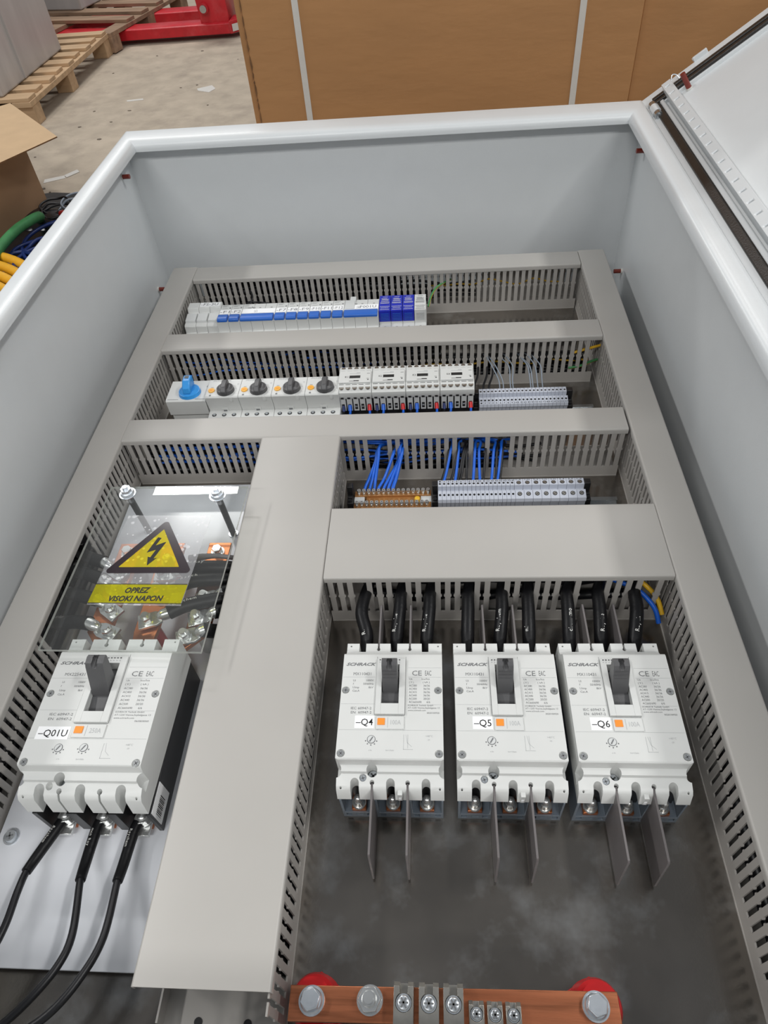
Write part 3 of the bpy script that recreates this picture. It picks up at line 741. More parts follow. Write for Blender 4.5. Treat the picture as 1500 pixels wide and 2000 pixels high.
ygwire([(XS+3, 452, 40), (XS+8, 470, 48), (XS+18, 490, 52), (XS+40, 508, 54)], 'yellow and green earth wire rising from the surge arrester into the topmost duct', 1.6)
ygwire([(272, 300, 25), (290, 303, 26), (306, 310, 28), (330, 318, 30)], 'yellow and green earth wire crossing at the right end of the second duct')
wire('earth_wire', [(276, 304, 48), (294, 306, 52), (320, 312, 55)], 2, 'wyel', 'yellow wire above the earth wire at the right end of the second duct')
wire('feed_cable', [(240, -70, 40), (262, -92, 46), (284, -101, 42), (300, -116, 32), (305, -128, 20)], 2.6, 'wblue', 'blue cable leaving the right end of the wide duct')
wire('feed_cable', [(244, -62, 50), (268, -84, 54), (290, -96, 46), (304, -108, 36), (309, -120, 24)], 2.6, 'wyel', 'amber cable leaving the right end of the wide duct')
wire('loose_wire', [(-215, 452, 50), (-218, 462, 54), (-206, 468, 50), (-192, 462, 52), (-180, 468, 46)], 1.6, 'wblack', 'short black wire curling behind the triple-width breaker')
wire('loose_wire', [(-219, 455, 48), (-212, 470, 56), (-216, 484, 60)], 1.4, 'wblack', 'short black wire end standing up behind breaker -F2')

# ---------------------------------------------------------------- moulded-case power breakers
def mccb(x0, y0, big, name, amp, model, label, rz=0.0):
    W = 105.0 if big else 90.0; fx = W/90.0; zf = 97.0 if big else 77.0
    loc = (x0, y0, 0)
    t = thing('power_breaker', label, 'power breaker', loc, None if big else 'three equal 100 A power breakers', rz=rz)
    X = lambda v: v*fx
    def Y(v): return v if v <= 62 else 62+(v-62)*(1.18 if big else 1.0)
    P = lambda n, M, mats, par=t, **k: part(n, M, mats, par, local=True, **k)
    if big:
        prof = [(0.5, 56), (3, 76), (6, 80), (15, 83.5), (15.5, 87), (22, 88.5), (24, 96), (25, 97), (128.6, 97), (130.4, 96), (134, 89), (137, 88), (148.5, 88), (148.5, 50)]
        ztab, ytab, L, zb = 88, 137, 148.5, 50
    else:
        prof = [(0.5, 44), (3.5, 56.5), (6, 59), (15, 62.5), (15.5, 66), (20.5, 67.5), (21.5, 76), (22.5, 77), (119, 77), (121, 76), (127, 65), (131, 62), (140.5, 62), (140.5, 40)]
        ztab, ytab, L, zb = 62, 131.5, 140.5, 40
    M = MB(); M.prism(prof, 'x', 0, W)
    C = MB()
    zc = zf+5
    for cx in (15.5, 45.5, 75):                        # terminal openings at the front
        C.box(X(cx)-3.6*fx, X(cx)+3.6*fx, -5, 9*fx-0.5, 20, zc); C.cyl((X(cx), 9*fx-0.6), 3.6*fx, 20, zc, 0, 20)
    for cx in (30.1, 59.8):                            # barrier slots
        C.box(X(cx)-0.9, X(cx)+0.9, -5, 8.8, 20, zc); C.cyl((X(cx), 8.8), 1.9*fx, 20, zc, 0, 14)
        C.box(X(cx)-0.9, X(cx)+0.9, L-7, L+5, 20, zc); C.cyl((X(cx), L-6.2), 1.7*fx, 20, zc, 0, 14)
    for a, b in ((11.6, 18), (41.3, 47.7), (71, 77.4)):
        C.box(X(a), X(b), ytab, L+5, 20, zc)
    C.cyl((X(30.1), 17), 4.6, zf-27, zc, 0, 20)
    for sx in (0, W): C.cyl((sx+(0.8 if sx else -0.8), 17), 5.2, zf-24, zc, 0, 20)
    C.cyl((X(22.4), 12.3), 3.0, zf-19, zc, 0, 16)
    C.box(X(36.2), X(51.6), 70.4, Y(108.5), zf-13, zc+8)
    for cx in (3.8, 86.5): C.cyl((X(cx), 4.9), 0.9, zf-25, zc, 0, 10); C.cyl((X(cx), L-3), 0.9, ztab-4, zc, 0, 10)
    for cx, cy in ((4.1, Y(84)), (86, Y(84)), (4.3, 26.4), (86.2, 26.6)): C.cyl((X(cx), cy), 3.5, zf-1.6, zc, 0, 20)
    P('cover', M, ['white'], cut=C, bevel=0.5)
    # dark base with terminal bays
    M = MB(); M.box(0.8, W-0.8, 1.0, L-1, 0, zb+0.5)
    C = MB()
    for cx in (15.5, 45.5, 75):
        hw = (12.6 if not big else 11*fx)
        C.box(X(cx)-hw, X(cx)+hw, -4, 24, 11, zb+9); C.box(X(cx)-hw, X(cx)+hw, L-26, L+4, 11, zb+9)
        if not big:
            for q in (-1, 1): C.box(X(cx)+q*9.2-2.4, X(cx)+q*9.2+2.4, -3, 3.5, 3, 8.5)
            C.box(X(cx)-3, X(cx)+3, -3, 2, 5.2, 7)
    P('base', M, ['frame' if not big else 'black'], cut=C, bevel=0.3)
    M = MB()
    for cx in (15.5, 45.5, 75): M.box(X(cx)-10.8*fx, X(cx)+10.8*fx, 13.4, 23.5, 11.1, zb)
    P('bay_lining', M, 'black')
    for cx in (15.5, 45.5, 75):
        M = MB(); M.box(X(cx)-6.2*fx, X(cx)+6.2*fx, 2.2, 13, 11, 16, 0)
        c = (X(cx), 7.5)
        if not big:
            M.cyl(c, 6.2, 16, 17.6, 1, 20); M.cyl(c, 5.2, 17.6, 23, 1, 20, r2=4.0); M.cyl(c, 3.5, 23, 29, 1, 18); M.dome(c, 3.5, 29, 2.4, 1)
        else:
            M.cyl(c, 7.4, 20.5, 22, 1, 20); M.hexa(c, 6.6, 22, 28, 1); M.dome(c, 4.0, 28, 2.5, 1); M.box(X(cx)-7, X(cx)+7, -6, 16, 16, 20, 1)
        P('terminal', M, ['copper', 'tin'], bevel=0.3)
    # raised handle surround, as a frame around the window
    a, b, c, d = X(31.2), X(57), 60.5, Y(114.5); e, f, g, h = X(36.2), X(51.6), 70.4, Y(108.5); z0, z1 = zf-0.5, zf+2.6
    M = MB(); M.box(a, e, c, d, z0, z1); M.box(f, b, c, d, z0, z1); M.box(e, f, c, g, z0, z1); M.box(e, f, h, d, z0, z1)
    P('handle_surround', M, 'white', bevel=0.25)
    M = MB(); M.box(a-0.35, a-0.05, c, d+3, zf, zf+0.1); M.box(b+0.05, b+0.3, c, d+3, zf, zf+0.1); M.box(a, b, c-0.4, c-0.1, zf, zf+0.1)
    P('seam', M, 'ink')
    # toggle handle
    hw = (X(50.6)-X(37.0))/2; cxh = (X(50.6)+X(37.0))/2
    hy = Y(84); ht = zf+(29 if big else 23); k = 1.15 if big else 1.0
    M = MB(); M.prism([(hy-1, zf-10), (hy, zf+1), (hy+10*k, ht-3.5), (hy+12*k, ht-0.8), (hy+17*k, ht), (hy+19.5*k, ht-1.2), (hy+19.5*k, ht-4), (hy+15, zf-2), (hy+15, zf-10)], 'x', cxh-hw, cxh+hw)
    for q in range(3): M.box(cxh-hw+1, cxh+hw-1, hy+(5.6+1.4*q)*k, hy+(5.9+1.4*q)*k, zf+(11.5+3.0*q)*k, zf+(12.1+3.0*q)*k, 0)
    C = MB(); C.cyl((cxh, ht-2.2), 2.6*k, hy+8*k, hy+19*k, 0, 14, axis='y'); C.cyl((cxh, hy+16.4*k), 2.6, ht-4, ht+2, 0, 14)
    P('handle', M, 'dgrey', cut=C, bevel=0.5)
    M = MB(); M.prism([(66, zf-12), (66, zf-6), (hy-2, zf-3.5), (hy+14, zf-4), (Y(110), zf-9), (Y(110), zf-12)], 'x', X(36.4), X(51.4))
    P('handle_slide', M, 'dgrey')
    # trip button strip
    M = MB(); M.box(X(32.6), X(56.8), 47.4, 58.9, zf-0.3, zf+1.3); P('button_plate', M, 'white', bevel=0.3)
    M = MB(); M.box(X(34.0), X(40.3), 50.9, 56.9, zf+1.2, zf+2.0); P('trip_button', M, 'orange', bevel=0.2)
    M = MB(); M.box(X(42.6), X(42.9), 48.6, 57.8, zf+1.3, zf+1.45); M.text(amp, 6.0, X(45.3), 51.3, zf+1.4, 0, w=X(8.7)); P('rating', M, 'lightink')
    # name sticker
    if big: lx0, lx1, ly0, ly1 = 6.5, 35.3, 45.8, 57.2
    else: lx0, lx1, ly0, ly1 = 14.2, 31.0, 48.4, 59.8
    M = MB(); M.box(lx0, lx1, ly0, ly1, zf, zf+0.25); M.text(name, 8.6, (lx0+lx1)/2, ly0+2.6, zf+0.32, 1, w=(lx1-lx0)*0.88, align='CENTER', bold=0.006)
    P('name_label', M, ['paper', 'blackink'])
    # printing
    zz = zf+0.12; M = MB(); T = lambda s, x, y, h, w_=None, m_=0, **k: M.text(s, h/0.7, X(x), Y(y), zz, m_, w=X(w_) if w_ else None, **k)
    T('SCHRACK', 2.9, 108.3, 2.9, 27.5, shear=0.35, bold=0.035)
    T(model, 10, 98.6, 2.9, 16)
    for s, y in (('Ui', 92.5), ('f', 89.2), ('Uimp', 85.7), ('Cat.A', 82.4)): T(s, 10.2, y, 1.9)
    for s, y in (('1000V', 92.5), ('50/60Hz', 89.2), ('8kV', 85.7)): M.text(s, 1.9/0.7, X(28.6), Y(y), zz, 0, align='RIGHT')
    T('IEC 60947-2', 10, 65.6 if not big else 66.4, 2.3, 18); T('EN  60947-2', 10.2, 61.7 if not big else 62.8, 2.3, 18)
    T('CE', 63, 98.4, 5.0, 8.6); T('EAC', 74.6, 98.4, 5.0, 5.6)
    T('Ue', 60.5, 94.2, 1.8); T('Icu/Ics', 71.6, 94.2, 1.8, 7); T('( V )', 60.5, 91.0, 1.8, 4); T('( kA )', 72.6, 91.0, 1.8, 6)
    for i, (p, q) in enumerate((('AC380', '36/36'), ('AC400', '36/36'), ('AC415', '36/36'), ('AC440', '36/36'), ('AC500', '20/20'), ('AC660/690', '6/6'))):
        T(p, 60.5, 87.6-3.15*i, 1.9, 6.8 if i < 5 else 11); T(q, 73.2 if i < 5 else 76, 87.6-3.15*i, 1.9, 5.6 if i < 5 else 3)
    T('SCHRACK Technik GmbH', 59.6, 68.9, 1.5, 22); T('AT-1230 Vienna,Seybelgasse 13', 59.6, 66.6, 1.5, 27.5); T('www.schrack.com', 59.7, 64.3, 1.4, 15.5)
    T('06/08/0060' if big else '0020100920', 76.2, 61.9, 1.5, 10.6)
    for y, a, b in ((96.6, 0.6, 30), (96.6, 59.5, 89), (70.6, 1, 31), (70.3, 59.5, 89), (106, 59.5, 89)): M.box(X(a), X(b), Y(y), Y(y)+0.18, zf, zf+0.1, 1)
    M.box(X(1), X(89), 46.8, 47.0, zf, zf+0.1, 1)
    for q in range(8): M.box(X(33.2+2.5*q), X(34.6+2.5*q), Y(112.4), Y(112.4)+0.9, zf+2.6, zf+2.7, 2); M.box(X(33.2+2.5*q), X(34.3+2.5*q), Y(110.2), Y(110.2)+0.8, zf+2.6, zf+2.7, 1)
    M.box(X(60), X(60.3), 31, 43, zf, zf+0.1, 1) if not big else None
    gx = X(56.5) if not big else 68.6
    M.box(gx, gx+0.3, 30, 43, zf, zf+0.1, 1); M.box(gx, gx+X(8), 30, 30.3, zf, zf+0.1, 1)
    for (a, b, c, d) in ((2, 43, 3.2, 36), (3.2, 36, 7, 32.5)):
        dx, dy = c-a, d-b; ln = math.hypot(dx, dy); nx, ny = -dy/ln*0.14, dx/ln*0.14
        M.prism([(gx+a+nx, b+ny), (gx+c+nx, d+ny), (gx+c-nx, d-ny), (gx+a-nx, b-ny)], 'z', zf, zf+0.1, 1)
    M.text('+40°C', 2.4, X(75), 41, zz, 1); M.text('-25', 1.8, X(76.5), 38, zz, 1)
    M.text('Im=10xIn', 1.8, X(42), 28.6, zz, 1)
    M.text('x In', 1.8, X(27.5), 28.6, zz, 1)
    P('printing', M, ['ink', 'lightink', 'blackink'])
    for cx, cy in ((X(29.3), 38.5),) if not big else ((30.6, 38.5), (52.3, 39)):
        M = MB(); M.cyl((cx, cy), 3.6, zf, zf+0.25, 1, 24); M.cyl((cx, cy), 3.1, zf+0.25, zf+0.5, 0, 24); M.box(cx-2.4, cx+2.4, cy-0.5, cy+0.5, zf+0.5, zf+0.7, 1, rz=R(58))
        for q in range(5):
            a = R(195+q*37); M.box(cx+4.9*math.cos(a)-0.5, cx+4.9*math.cos(a)+0.5, cy+4.9*math.sin(a)-0.5, cy+4.9*math.sin(a)+0.5, zf, zf+0.12, 1)
        P('adjuster', M, ['white2', 'ink'])
    for cx, cy in ((4.1, Y(84)), (86, Y(84)), (4.3, 26.4), (86.2, 26.6)):
        M = MB(); M.cyl((X(cx), cy), 2.9, zf-1.7, zf-0.2, 0, 18, r2=2.6); M.cross((X(cx), cy), 1.9, zf-0.2, 1, rnd.uniform(0, 1.5)); P('cover_screw', M, ['tin', 'ink'])
    M = MB(); M.cyl((X(30.1), 17), 4.2, zf-27.2, zf-24.2, 0, 18); M.cross((X(30.1), 17), 3, zf-24.2, 1, 0.7); P('fixing_screw', M, ['zinc', 'ink'])
    if not big:
        M = MB(); M.cyl((X(22.4), 12.3), 2.6, zf-19.2, zf-16.8, 0, 18); M.cross((X(22.4), 12.3), 1.8, zf-16.8, 1, 0.3); P('cover_screw', M, ['zinc', 'ink'])
        M = MB(); M.box(51.4, 55.4, -0.2, 4, 44.5, 57.2, 0); M.box(52.2, 54.6, -0.5, 0.4, 45.5, 51, 1); P('latch', M, ['white', 'paper'], bevel=0.3)
        for cx in (30.1, 59.8):
            M = MB(); M.prism([(9, 58), (-46, 57), (-47.5, 55), (-50.5, 5), (-49, 3.5), (2, 3.5), (9, 8)], 'x', cx-0.9, cx+0.9); P('phase_barrier', M, 'barrier', bevel=0.2)
            M = MB(); M.prism([(L-8, 58), (L+47, 58), (L+48.5, 56), (L+48.5, 5), (L-1, 3.5), (L-8, 8)], 'x', cx-0.9, cx+0.9); P('phase_barrier', M, 'barrier', bevel=0.2)
    else:
        M = MB(); M.box(W-0.75, W-0.2, 3, 30, 22, 49, 0)
        for q in range(11): M.box(W-0.2, W-0.1, 6+1.5*q, 6+1.5*q+(0.9 if q % 3 else 0.5), 28, 40, 1)
        P('barcode_label', M, ['paper', 'blackink'])
    return t
Q4 = mccb(-6.2, -318, False, '–Q4', '100A', 'MX110431', 'white power breaker labelled -Q4, leftmost of the three equal ones')
Q5 = mccb(94.6, -318, False, '–Q5', '100A', 'MX110431', 'white power breaker labelled -Q5, middle of the three equal ones')
Q6 = mccb(192.7, -318, False, '–Q6', '100A', 'MX110431', 'white power breaker labelled -Q6 beside the right-hand duct')
Q0 = mccb(-266.5, -337, True, '–Q01U', '250A', 'MX225431', 'larger white power breaker labelled -Q01U under the clear cover edge')

# black supply cables into the three breakers
def printed_tube(M, pts, r, s, mk=1, up=Vector((0, 0, 1)), size=4.2, off=0.0, t0=0.1, flip=False):
    """white printing that follows a cable"""
    q = []; P = [Vector(p) for p in pts]
    for i in range(len(P)-1):
        p0, p1, p2, p3 = P[max(i-1, 0)], P[i], P[i+1], P[min(i+2, len(P)-1)]
        for j in range(12):
            t = j/12; q.append(0.5*((2*p1)+(-p0+p2)*t+(2*p0-5*p1+4*p2-p3)*t*t+(-p0+3*p1-3*p2+p3)*t**3))
    q.append(P[-1])
    if flip: q = q[::-1]
    d = [0]
    for i in range(1, len(q)): d.append(d[-1]+(q[i]-q[i-1]).length)
    pos = d[-1]*t0
    for ch in s:
        if ch == ' ': pos += size*0.5; continue
        if pos > d[-1]-size: break
        i = max(k for k in range(len(d)) if d[k] <= pos); i = min(i, len(q)-2)
        tt = (pos-d[i])/max(1e-6, d[i+1]-d[i]); c = q[i].lerp(q[i+1], tt); dr = (q[i+1]-q[i]).normalized()
        sd = up.cross(dr).normalized(); nn = dr.cross(sd).normalized()
        a = off; n2 = (nn*math.cos(a)+sd*math.sin(a)); s2 = n2.cross(dr)
        rr = r(pos/d[-1]) if callable(r) else r
        o = c+n2*(rr+0.25)-s2*size*0.33
        M.text(ch, size, 0, 0, 0, mk, M=Matrix(((dr.x, s2.x, n2.x, o.x), (dr.y, s2.y, n2.y, o.y), (dr.z, s2.z, n2.z, o.z), (0, 0, 0, 1))))
        vs, _ = text_mesh(ch); pos += (max(v[0] for v in vs)-min(v[0] for v in vs))*size+size*0.16
ends = [2, 43, 73, 112, 146, 172, 211, 242, 278]
words = ['Ra', 'Rayche', 'Ray-he', '', 'Raychem', 'mhc', 'chem mo', 'Ray-he', 'Raych']
for k in range(9):
    b = k//3; bx = (-6.2, 94.6, 192.7)[b]; cx = bx+(15.3, 45.2, 74.8)[k % 3]
    if k == 0: pts = [(cx, -186, 20), (cx-1, -178, 30), (cx+0.5, -158, 45), (3.5, -135, 50), (6, -112, 50), (12, -85, 44), (26, -50, 34)]
    else: pts = [(cx, -186, 20), (cx-0.5, -176, 32), ((cx+ends[k])/2-1.2, -155, 44), (ends[k]-1, -130, 49), (ends[k], -111, 50), (ends[k]+4, -84, 44), (ends[k]+(12 if b < 2 else -30), -48, 34)]
    M = MB(); M.tube(pts, [4.2, 5.8, 6.6, 6.6, 6.2, 5.2, 5.2], 14, 0)
    if words[k]: printed_tube(M, pts[2:6], 6.5, words[k], 1, size=5.6, off=0.45 if b < 2 else -0.1, t0=0.0, flip=False)
    single('supply_cable', M, ['shrink', 'whiteink'], '%s black heat-shrunk cable entering the rear of breaker -Q%d' % (('left', 'middle', 'right')[k % 3], b+4), 'cable', 'thick black cables behind the three breakers', loc=pts[0])
for i in range(5): run(-92+14*i, 24+rnd.uniform(-6, 10), 0, 290, 'wblack', 'thick black cable lying lengthwise inside the wide duct', 'black cables inside the wide duct', 5.5, 3)

# ---------------------------------------------------------------- copper bars, lugs, cables at the left
M = MB(); M.prism([(-311, -441), (-134, -441), (-134, 90), (-311, 90)], 'z', 9, 12)
single('base_board', M, 'sheet', 'pale grey-white board under the left breaker and copper bars', 'board', loc=(-222, -175, 9), bevel=0.4)
M = MB(); M.cyl((-299, -344), 7, 12, 13.2, 0, 24); M.cyl((-299, -344), 5.6, 13.2, 16, 0, 24, r2=4.6); M.cross((-299, -344), 3, 16, 1, 0.3)
single('round_head_screw', M, ['zinc', 'ink'], 'round-head screw in the corner of the pale board by the left duct', 'screw', loc=(-299, -344, 12))
def bolt(M, c, z, m=0, r=7.4, mx=None):
    M.cyl(c, r, z, z+1.4, m, 22); M.cyl(c, r*0.8, z+1.4, z+2.8, m, 22); M.hexa(c, r*0.72, z+2.8, z+8.2, m); M.cyl(c, r*0.5, z+8.2, z+8.6, m, 18)
for n, (x, lab) in enumerate(((-262, 'left'), (-213, 'middle'), (-160, 'right'))):
    t = thing('copper_busbar', '%s flat copper bar under the clear warning cover' % lab, 'copper bar', (x, -110, 50), 'three copper bars under the clear cover')
    x2 = (-249.5, -214, -178)[n]
    M = MB(); M.prism([(x-12.5, -44), (x+12.5, -44), (x+11, -160), (x2+9, -180), (x2+9, -196), (x2-9, -196), (x2-9, -180), (x-13, -160)], 'z', 50, 56)
    part('bar', M, 'copper', t, 0.5)
    for yy in ((-58,) if n != 1 else (-70,)):
        M = MB(); bolt(M, (x, yy), 56); part('bolt', M, 'tin', t, 0.3)
    for yy in (-60, -150):
        M = MB(); M.cyl((x, yy), 9, 12, 50, 0, 20, r2=8); part('support', M, 'red' if n == 1 else 'white2', t)
def lug(p, a, pts, label, r=6.0, word='Raychem', z=57.0, L=26, mcol='shrink', off=0.3):
    """cable lug bolted at p pointing along angle a, then heat-shrunk cable along pts"""
    t = thing('lug_cable', label, 'cable', (p[0], p[1], z), 'black lugged cables on the copper bars')
    c, s_ = math.cos(a), math.sin(a)
    M = MB(); M.prism([(-9, -8.5), (9, -8.5), (15, -6), (15, 6), (9, 8.5), (-9, 8.5)], 'z', 0, 3.2)
    M.tube([(12, 0, 3), (17, 0, 5), (L, 0, 6)], [4.5, 6.0, 6.2], 16)
    M.cyl((0, 0), 7, 3.2, 4.8, 0, 20); M.hexa((0, 0), 5.8, 4.8, 10.5, 0); M.cyl((0, 0), 3.4, 10.5, 13.5, 0, 16)
    M.xf(Matrix.Translation((p[0], p[1], z)) @ Matrix.Rotation(a, 4, 'Z'))
    part('lug', M, 'tin', t, 0.4)
    st = (p[0]+c*(L-3), p[1]+s_*(L-3), z+6)
    P = [st]+pts
    M = MB(); M.tube(P, [7.4]+[7.2]*(len(P)-2)+[6.2], 16, 0)
    if word: printed_tube(M, P, 7.3, word, 1, size=5.6, off=off, t0=0.08, flip=(c < 0))
    part('sheath', M, [mcol, 'whiteink'], t)
LL = 'black lugged cable from the left duct to the left copper bar, %s'
lug((-262, -88), R(148), [(-300, -68, 60), (-322, -50, 48), (-332, -20, 30)], LL % 'nearest the stud')
lug((-256, -112), R(146), [(-298, -88, 58), (-322, -72, 44), (-334, -48, 24)], LL % 'second from the stud', word='chem mmcn')
lug((-254, -138), R(146), [(-294, -116, 56), (-318, -102, 40), (-334, -84, 20)], LL % 'third from the stud', word='mcn Ray')
lug((-250, -163), R(158), [(-290, -148, 56), (-316, -140, 42), (-336, -128, 22)], LL % 'closest to breaker -Q01U', word='hem 24/8 Ray')
RR_ = 'black lugged cable going right from the %s'
lug((-213, -150), R(18), [(-172, -134, 66), (-140, -124, 62), (-112, -112, 46)], RR_ % 'middle copper bar, lowest', word='Raychem', z=59, off=0.2)
lug((-213, -112), R(8), [(-172, -104, 66), (-140, -98, 60), (-112, -90, 46)], RR_ % 'middle copper bar, next above the lowest', word='Raych')
lug((-213, -90), R(4), [(-176, -88, 68), (-140, -84, 62), (-112, -78, 46)], RR_ % 'middle copper bar, uppermost', word='mmRay')
lug((-160, -122), R(14), [(-128, -112, 60), (-112, -108, 50), (-98, -104, 40)], RR_ % 'right copper bar, upper', word='', z=57, L=22)
lug((-163, -146), R(16), [(-132, -136, 58), (-116, -132, 48), (-100, -126, 40)], RR_ % 'right copper bar, middle', word='', z=57, L=22)
lug((-170, -168), R(18), [(-140, -158, 54), (-118, -150, 46), (-100, -146, 40)], RR_ % 'right copper bar, beside breaker -Q01U', word='', z=57, L=22)
wire('sensing_wire', [(-186, -74, 66), (-172, -73, 67), (-156, -71, 66), (-136, -68, 58), (-110, -62, 46)], [3.6, 3.6, 2.6, 2.6, 2.6], 'barrier', 'thin grey-brown wire crossing the top of the right copper bar')
wire('sensing_wire', [(-152, -84, 52), (-140, -80, 56), (-124, -78, 52), (-106, -76, 44)], 3.4, 'wred', 'short red wire beside the bolt of the right copper bar')

# clear cover on two studs with the warning sticker
cv = thing('clear_warning_cover', 'clear acrylic cover with lightning-bolt warning sticker over the copper bars', 'protective cover', (-206, -105, 101))
q = [(-286, -209), (-132, -211.5), (-125, -4.5), (-282, -1)]
M = MB(); M.prism(q, 'z', 101, 104.2, 1, capm=0)
part('sheet', M, ['acryl', 'acryledge'], cv)
M = MB(); M.prism([(-256, -160), (-162.5, -162), (-157, -47), (-248.5, -44.8)], 'z', 104.25, 104.45); fm = part('sticker_film', M, 'film', cv, label='clear square sticker film full of tiny bubbles')
def rounded(tri, r):
    out = []; n = len(tri)
    for i in range(n):
        p, c_, nx = Vector(tri[i-1]), Vector(tri[i]), Vector(tri[(i+1) % n])
        u = (p-c_).normalized(); v = (nx-c_).normalized(); ang = u.angle(v); d = r/math.tan(ang/2)
        a = c_+u*d; b = c_+v*d; bis = (u+v).normalized(); ct = c_+bis*(r/math.sin(ang/2))
        for k in range(6):
            w_ = (a-ct).lerp(b-ct, k/5).normalized()*r; out.append((ct.x+w_.x, ct.y+w_.y))
    return out
outer = rounded([(-252.5, -122.5), (-161, -123), (-203.5, -52)], 3.5)
inner = rounded([(-238.5, -115), (-175.5, -115.5), (-204, -65.5)], 0.6)
M = MB(); N1 = len(outer)
M.add([(x, y, z) for z in (104.5, 104.7) for x, y in outer]+[(x, y, z) for z in (104.5, 104.7) for x, y in inner],
      [(N1+i, N1+(i+1) % N1, 3*N1+(i+1) % N1, 3*N1+i) for i in range(N1)])
part('triangle_border', M, 'filmblack', fm)
M = MB(); M.prism(inner, 'z', 104.5, 104.6); part('triangle_field', M, 'filmyel', fm)
M = MB(); bp = [(-207.5, -76.5), (-203.5, -77.5), (-207.3, -87.5), (-197, -82.5), (-205, -104.5), (-201.6, -103.6), (-209.3, -113.2), (-211.4, -102), (-208.6, -103.0), (-205.3, -93.0), (-214, -96.6)]
M.prism(bp, 'z', 104.72, 104.8); part('lightning_bolt', M, 'blackink', fm)
M = MB(); M.prism([(-255.9, -158), (-163.3, -160), (-161.7, -137.4), (-254.3, -136)], 'z', 104.5, 104.6); part('yellow_strip', M, 'filmyel2', fm)
M = MB(); rr = R(-0.9); 
for yy in (-136.0, -158.6): M.box(-255.5, -162, yy-0.5, yy+0.2, 104.62, 104.7, rz=rr)
M.text('OPREZ', 9.0, -222.5, -146.6, 104.8, 0, w=25, shear=0.25, bold=0.03); M.text('VISOKI NAPON', 8.6, -236, -156.2, 104.8, 0, w=54, shear=0.25, bold=0.03)
part('warning_text', M, 'blackink', fm)
for x, y, fx_, fy in ((-259, -13, -272, 12), (-156.5, -18, -165, 6)):
    M = MB(); M.tube([(fx_, fy, 12), (x, y, 101)], 3.6, 12); part('stud', M, 'shrink', cv)
    M = MB(); M.cyl((x, y), 9.2, 104.3, 105.6, 0, 26); M.cyl((x, y), 7.6, 105.6, 108, 0, 24, r2=6.4); M.hexa((x, y), 6.2, 107.6, 113, 0, 0.1); M.cyl((x, y), 3.0, 113, 116, 0, 14)
    part('nut', M, 'zinc', cv, 0.3)
    M = MB(); M.cyl((fx_, fy), 5.8, 12, 13.5, 0, 20); part('washer', M, 'zinc', cv)

# three outgoing cables below -Q01U
for n, pts in enumerate(([(-251, -333, 24), (-254, -341, 24), (-262, -364, 26), (-264, -376, 30), (-262, -393, 36), (-260, -418, 40), (-264, -440, 42), (-276, -466, 44), (-300, -492, 44)],
                         [(-216.5, -333, 24), (-218, -342, 24), (-217, -368, 27), (-214, -382, 33), (-201, -422, 46), (-202, -444, 52), (-214, -466, 56), (-232, -484, 56), (-262, -502, 50)],
                         [(-182, -333, 24), (-184, -342, 24), (-184, -368, 27), (-183, -382, 32), (-176, -424, 46), (-182, -452, 54), (-196, -474, 58), (-222, -492, 58), (-250, -512, 52)])):
    t = thing('outgoing_cable', '%s thin black cable hanging from the front of breaker -Q01U' % ('leftmost', 'middle', 'rightmost')[n], 'cable', pts[0], 'thin black cables below breaker -Q01U')
    M = MB(); M.tube(pts, 3.0, 12, step=8); part('sheath', M, 'wblack', t)
    M = MB(); M.tube(pts[:4], [4.6, 4.8, 4.5, 4.2], 14); printed_tube(M, pts[0:4], 4.6, 'Raychem' if n != 1 else 'mcn Ray', 1, size=3.6, off=-0.2, t0=0.15)
    part('heat_shrink', M, ['shrink', 'whiteink'], t)

# ---------------------------------------------------------------- earth bar at the bottom
t = thing('earth_bar', 'horizontal copper earth bar with bolts on red insulators at the bottom edge', 'copper bar', (86, -458, 44))
M = MB(); M.box(-27.5, 200.5, -469, -448, 44, 50, 0, rz=R(0.8)); part('bar', M, 'copper2', t, 0.5)
for c in ((-11.5, -458.5), (184.5, -455.5)):
    M = MB(); M.cyl(c, 9.4, 50, 51.2, 0, 28, r2=9.2); M.cyl(c, 8.2, 51.2, 53, 0, 28, r2=7); M.hexa(c, 7.2, 52.5, 58.5, 0); M.cyl(c, 5.6, 58.4, 58.8, 0, 24); 
    M.text('8.8', 3.2, c[0]-2.2, c[1]-3.4, 58.9, 0); part('bolt', M, 'zinc', t, 0.5)
M = MB(); c = (29.5, -457); M.cyl(c, 9.2, 50, 51.5, 0, 28); M.hexa(c, 8.4, 51.5, 57, 0, 0.1); M.cyl(c, 5.4, 57, 59, 0, 20, r2=4.6); M.cyl(c, 3.6, 59, 64, 0, 18); part('bolt', M, 'tin', t, 0.5)
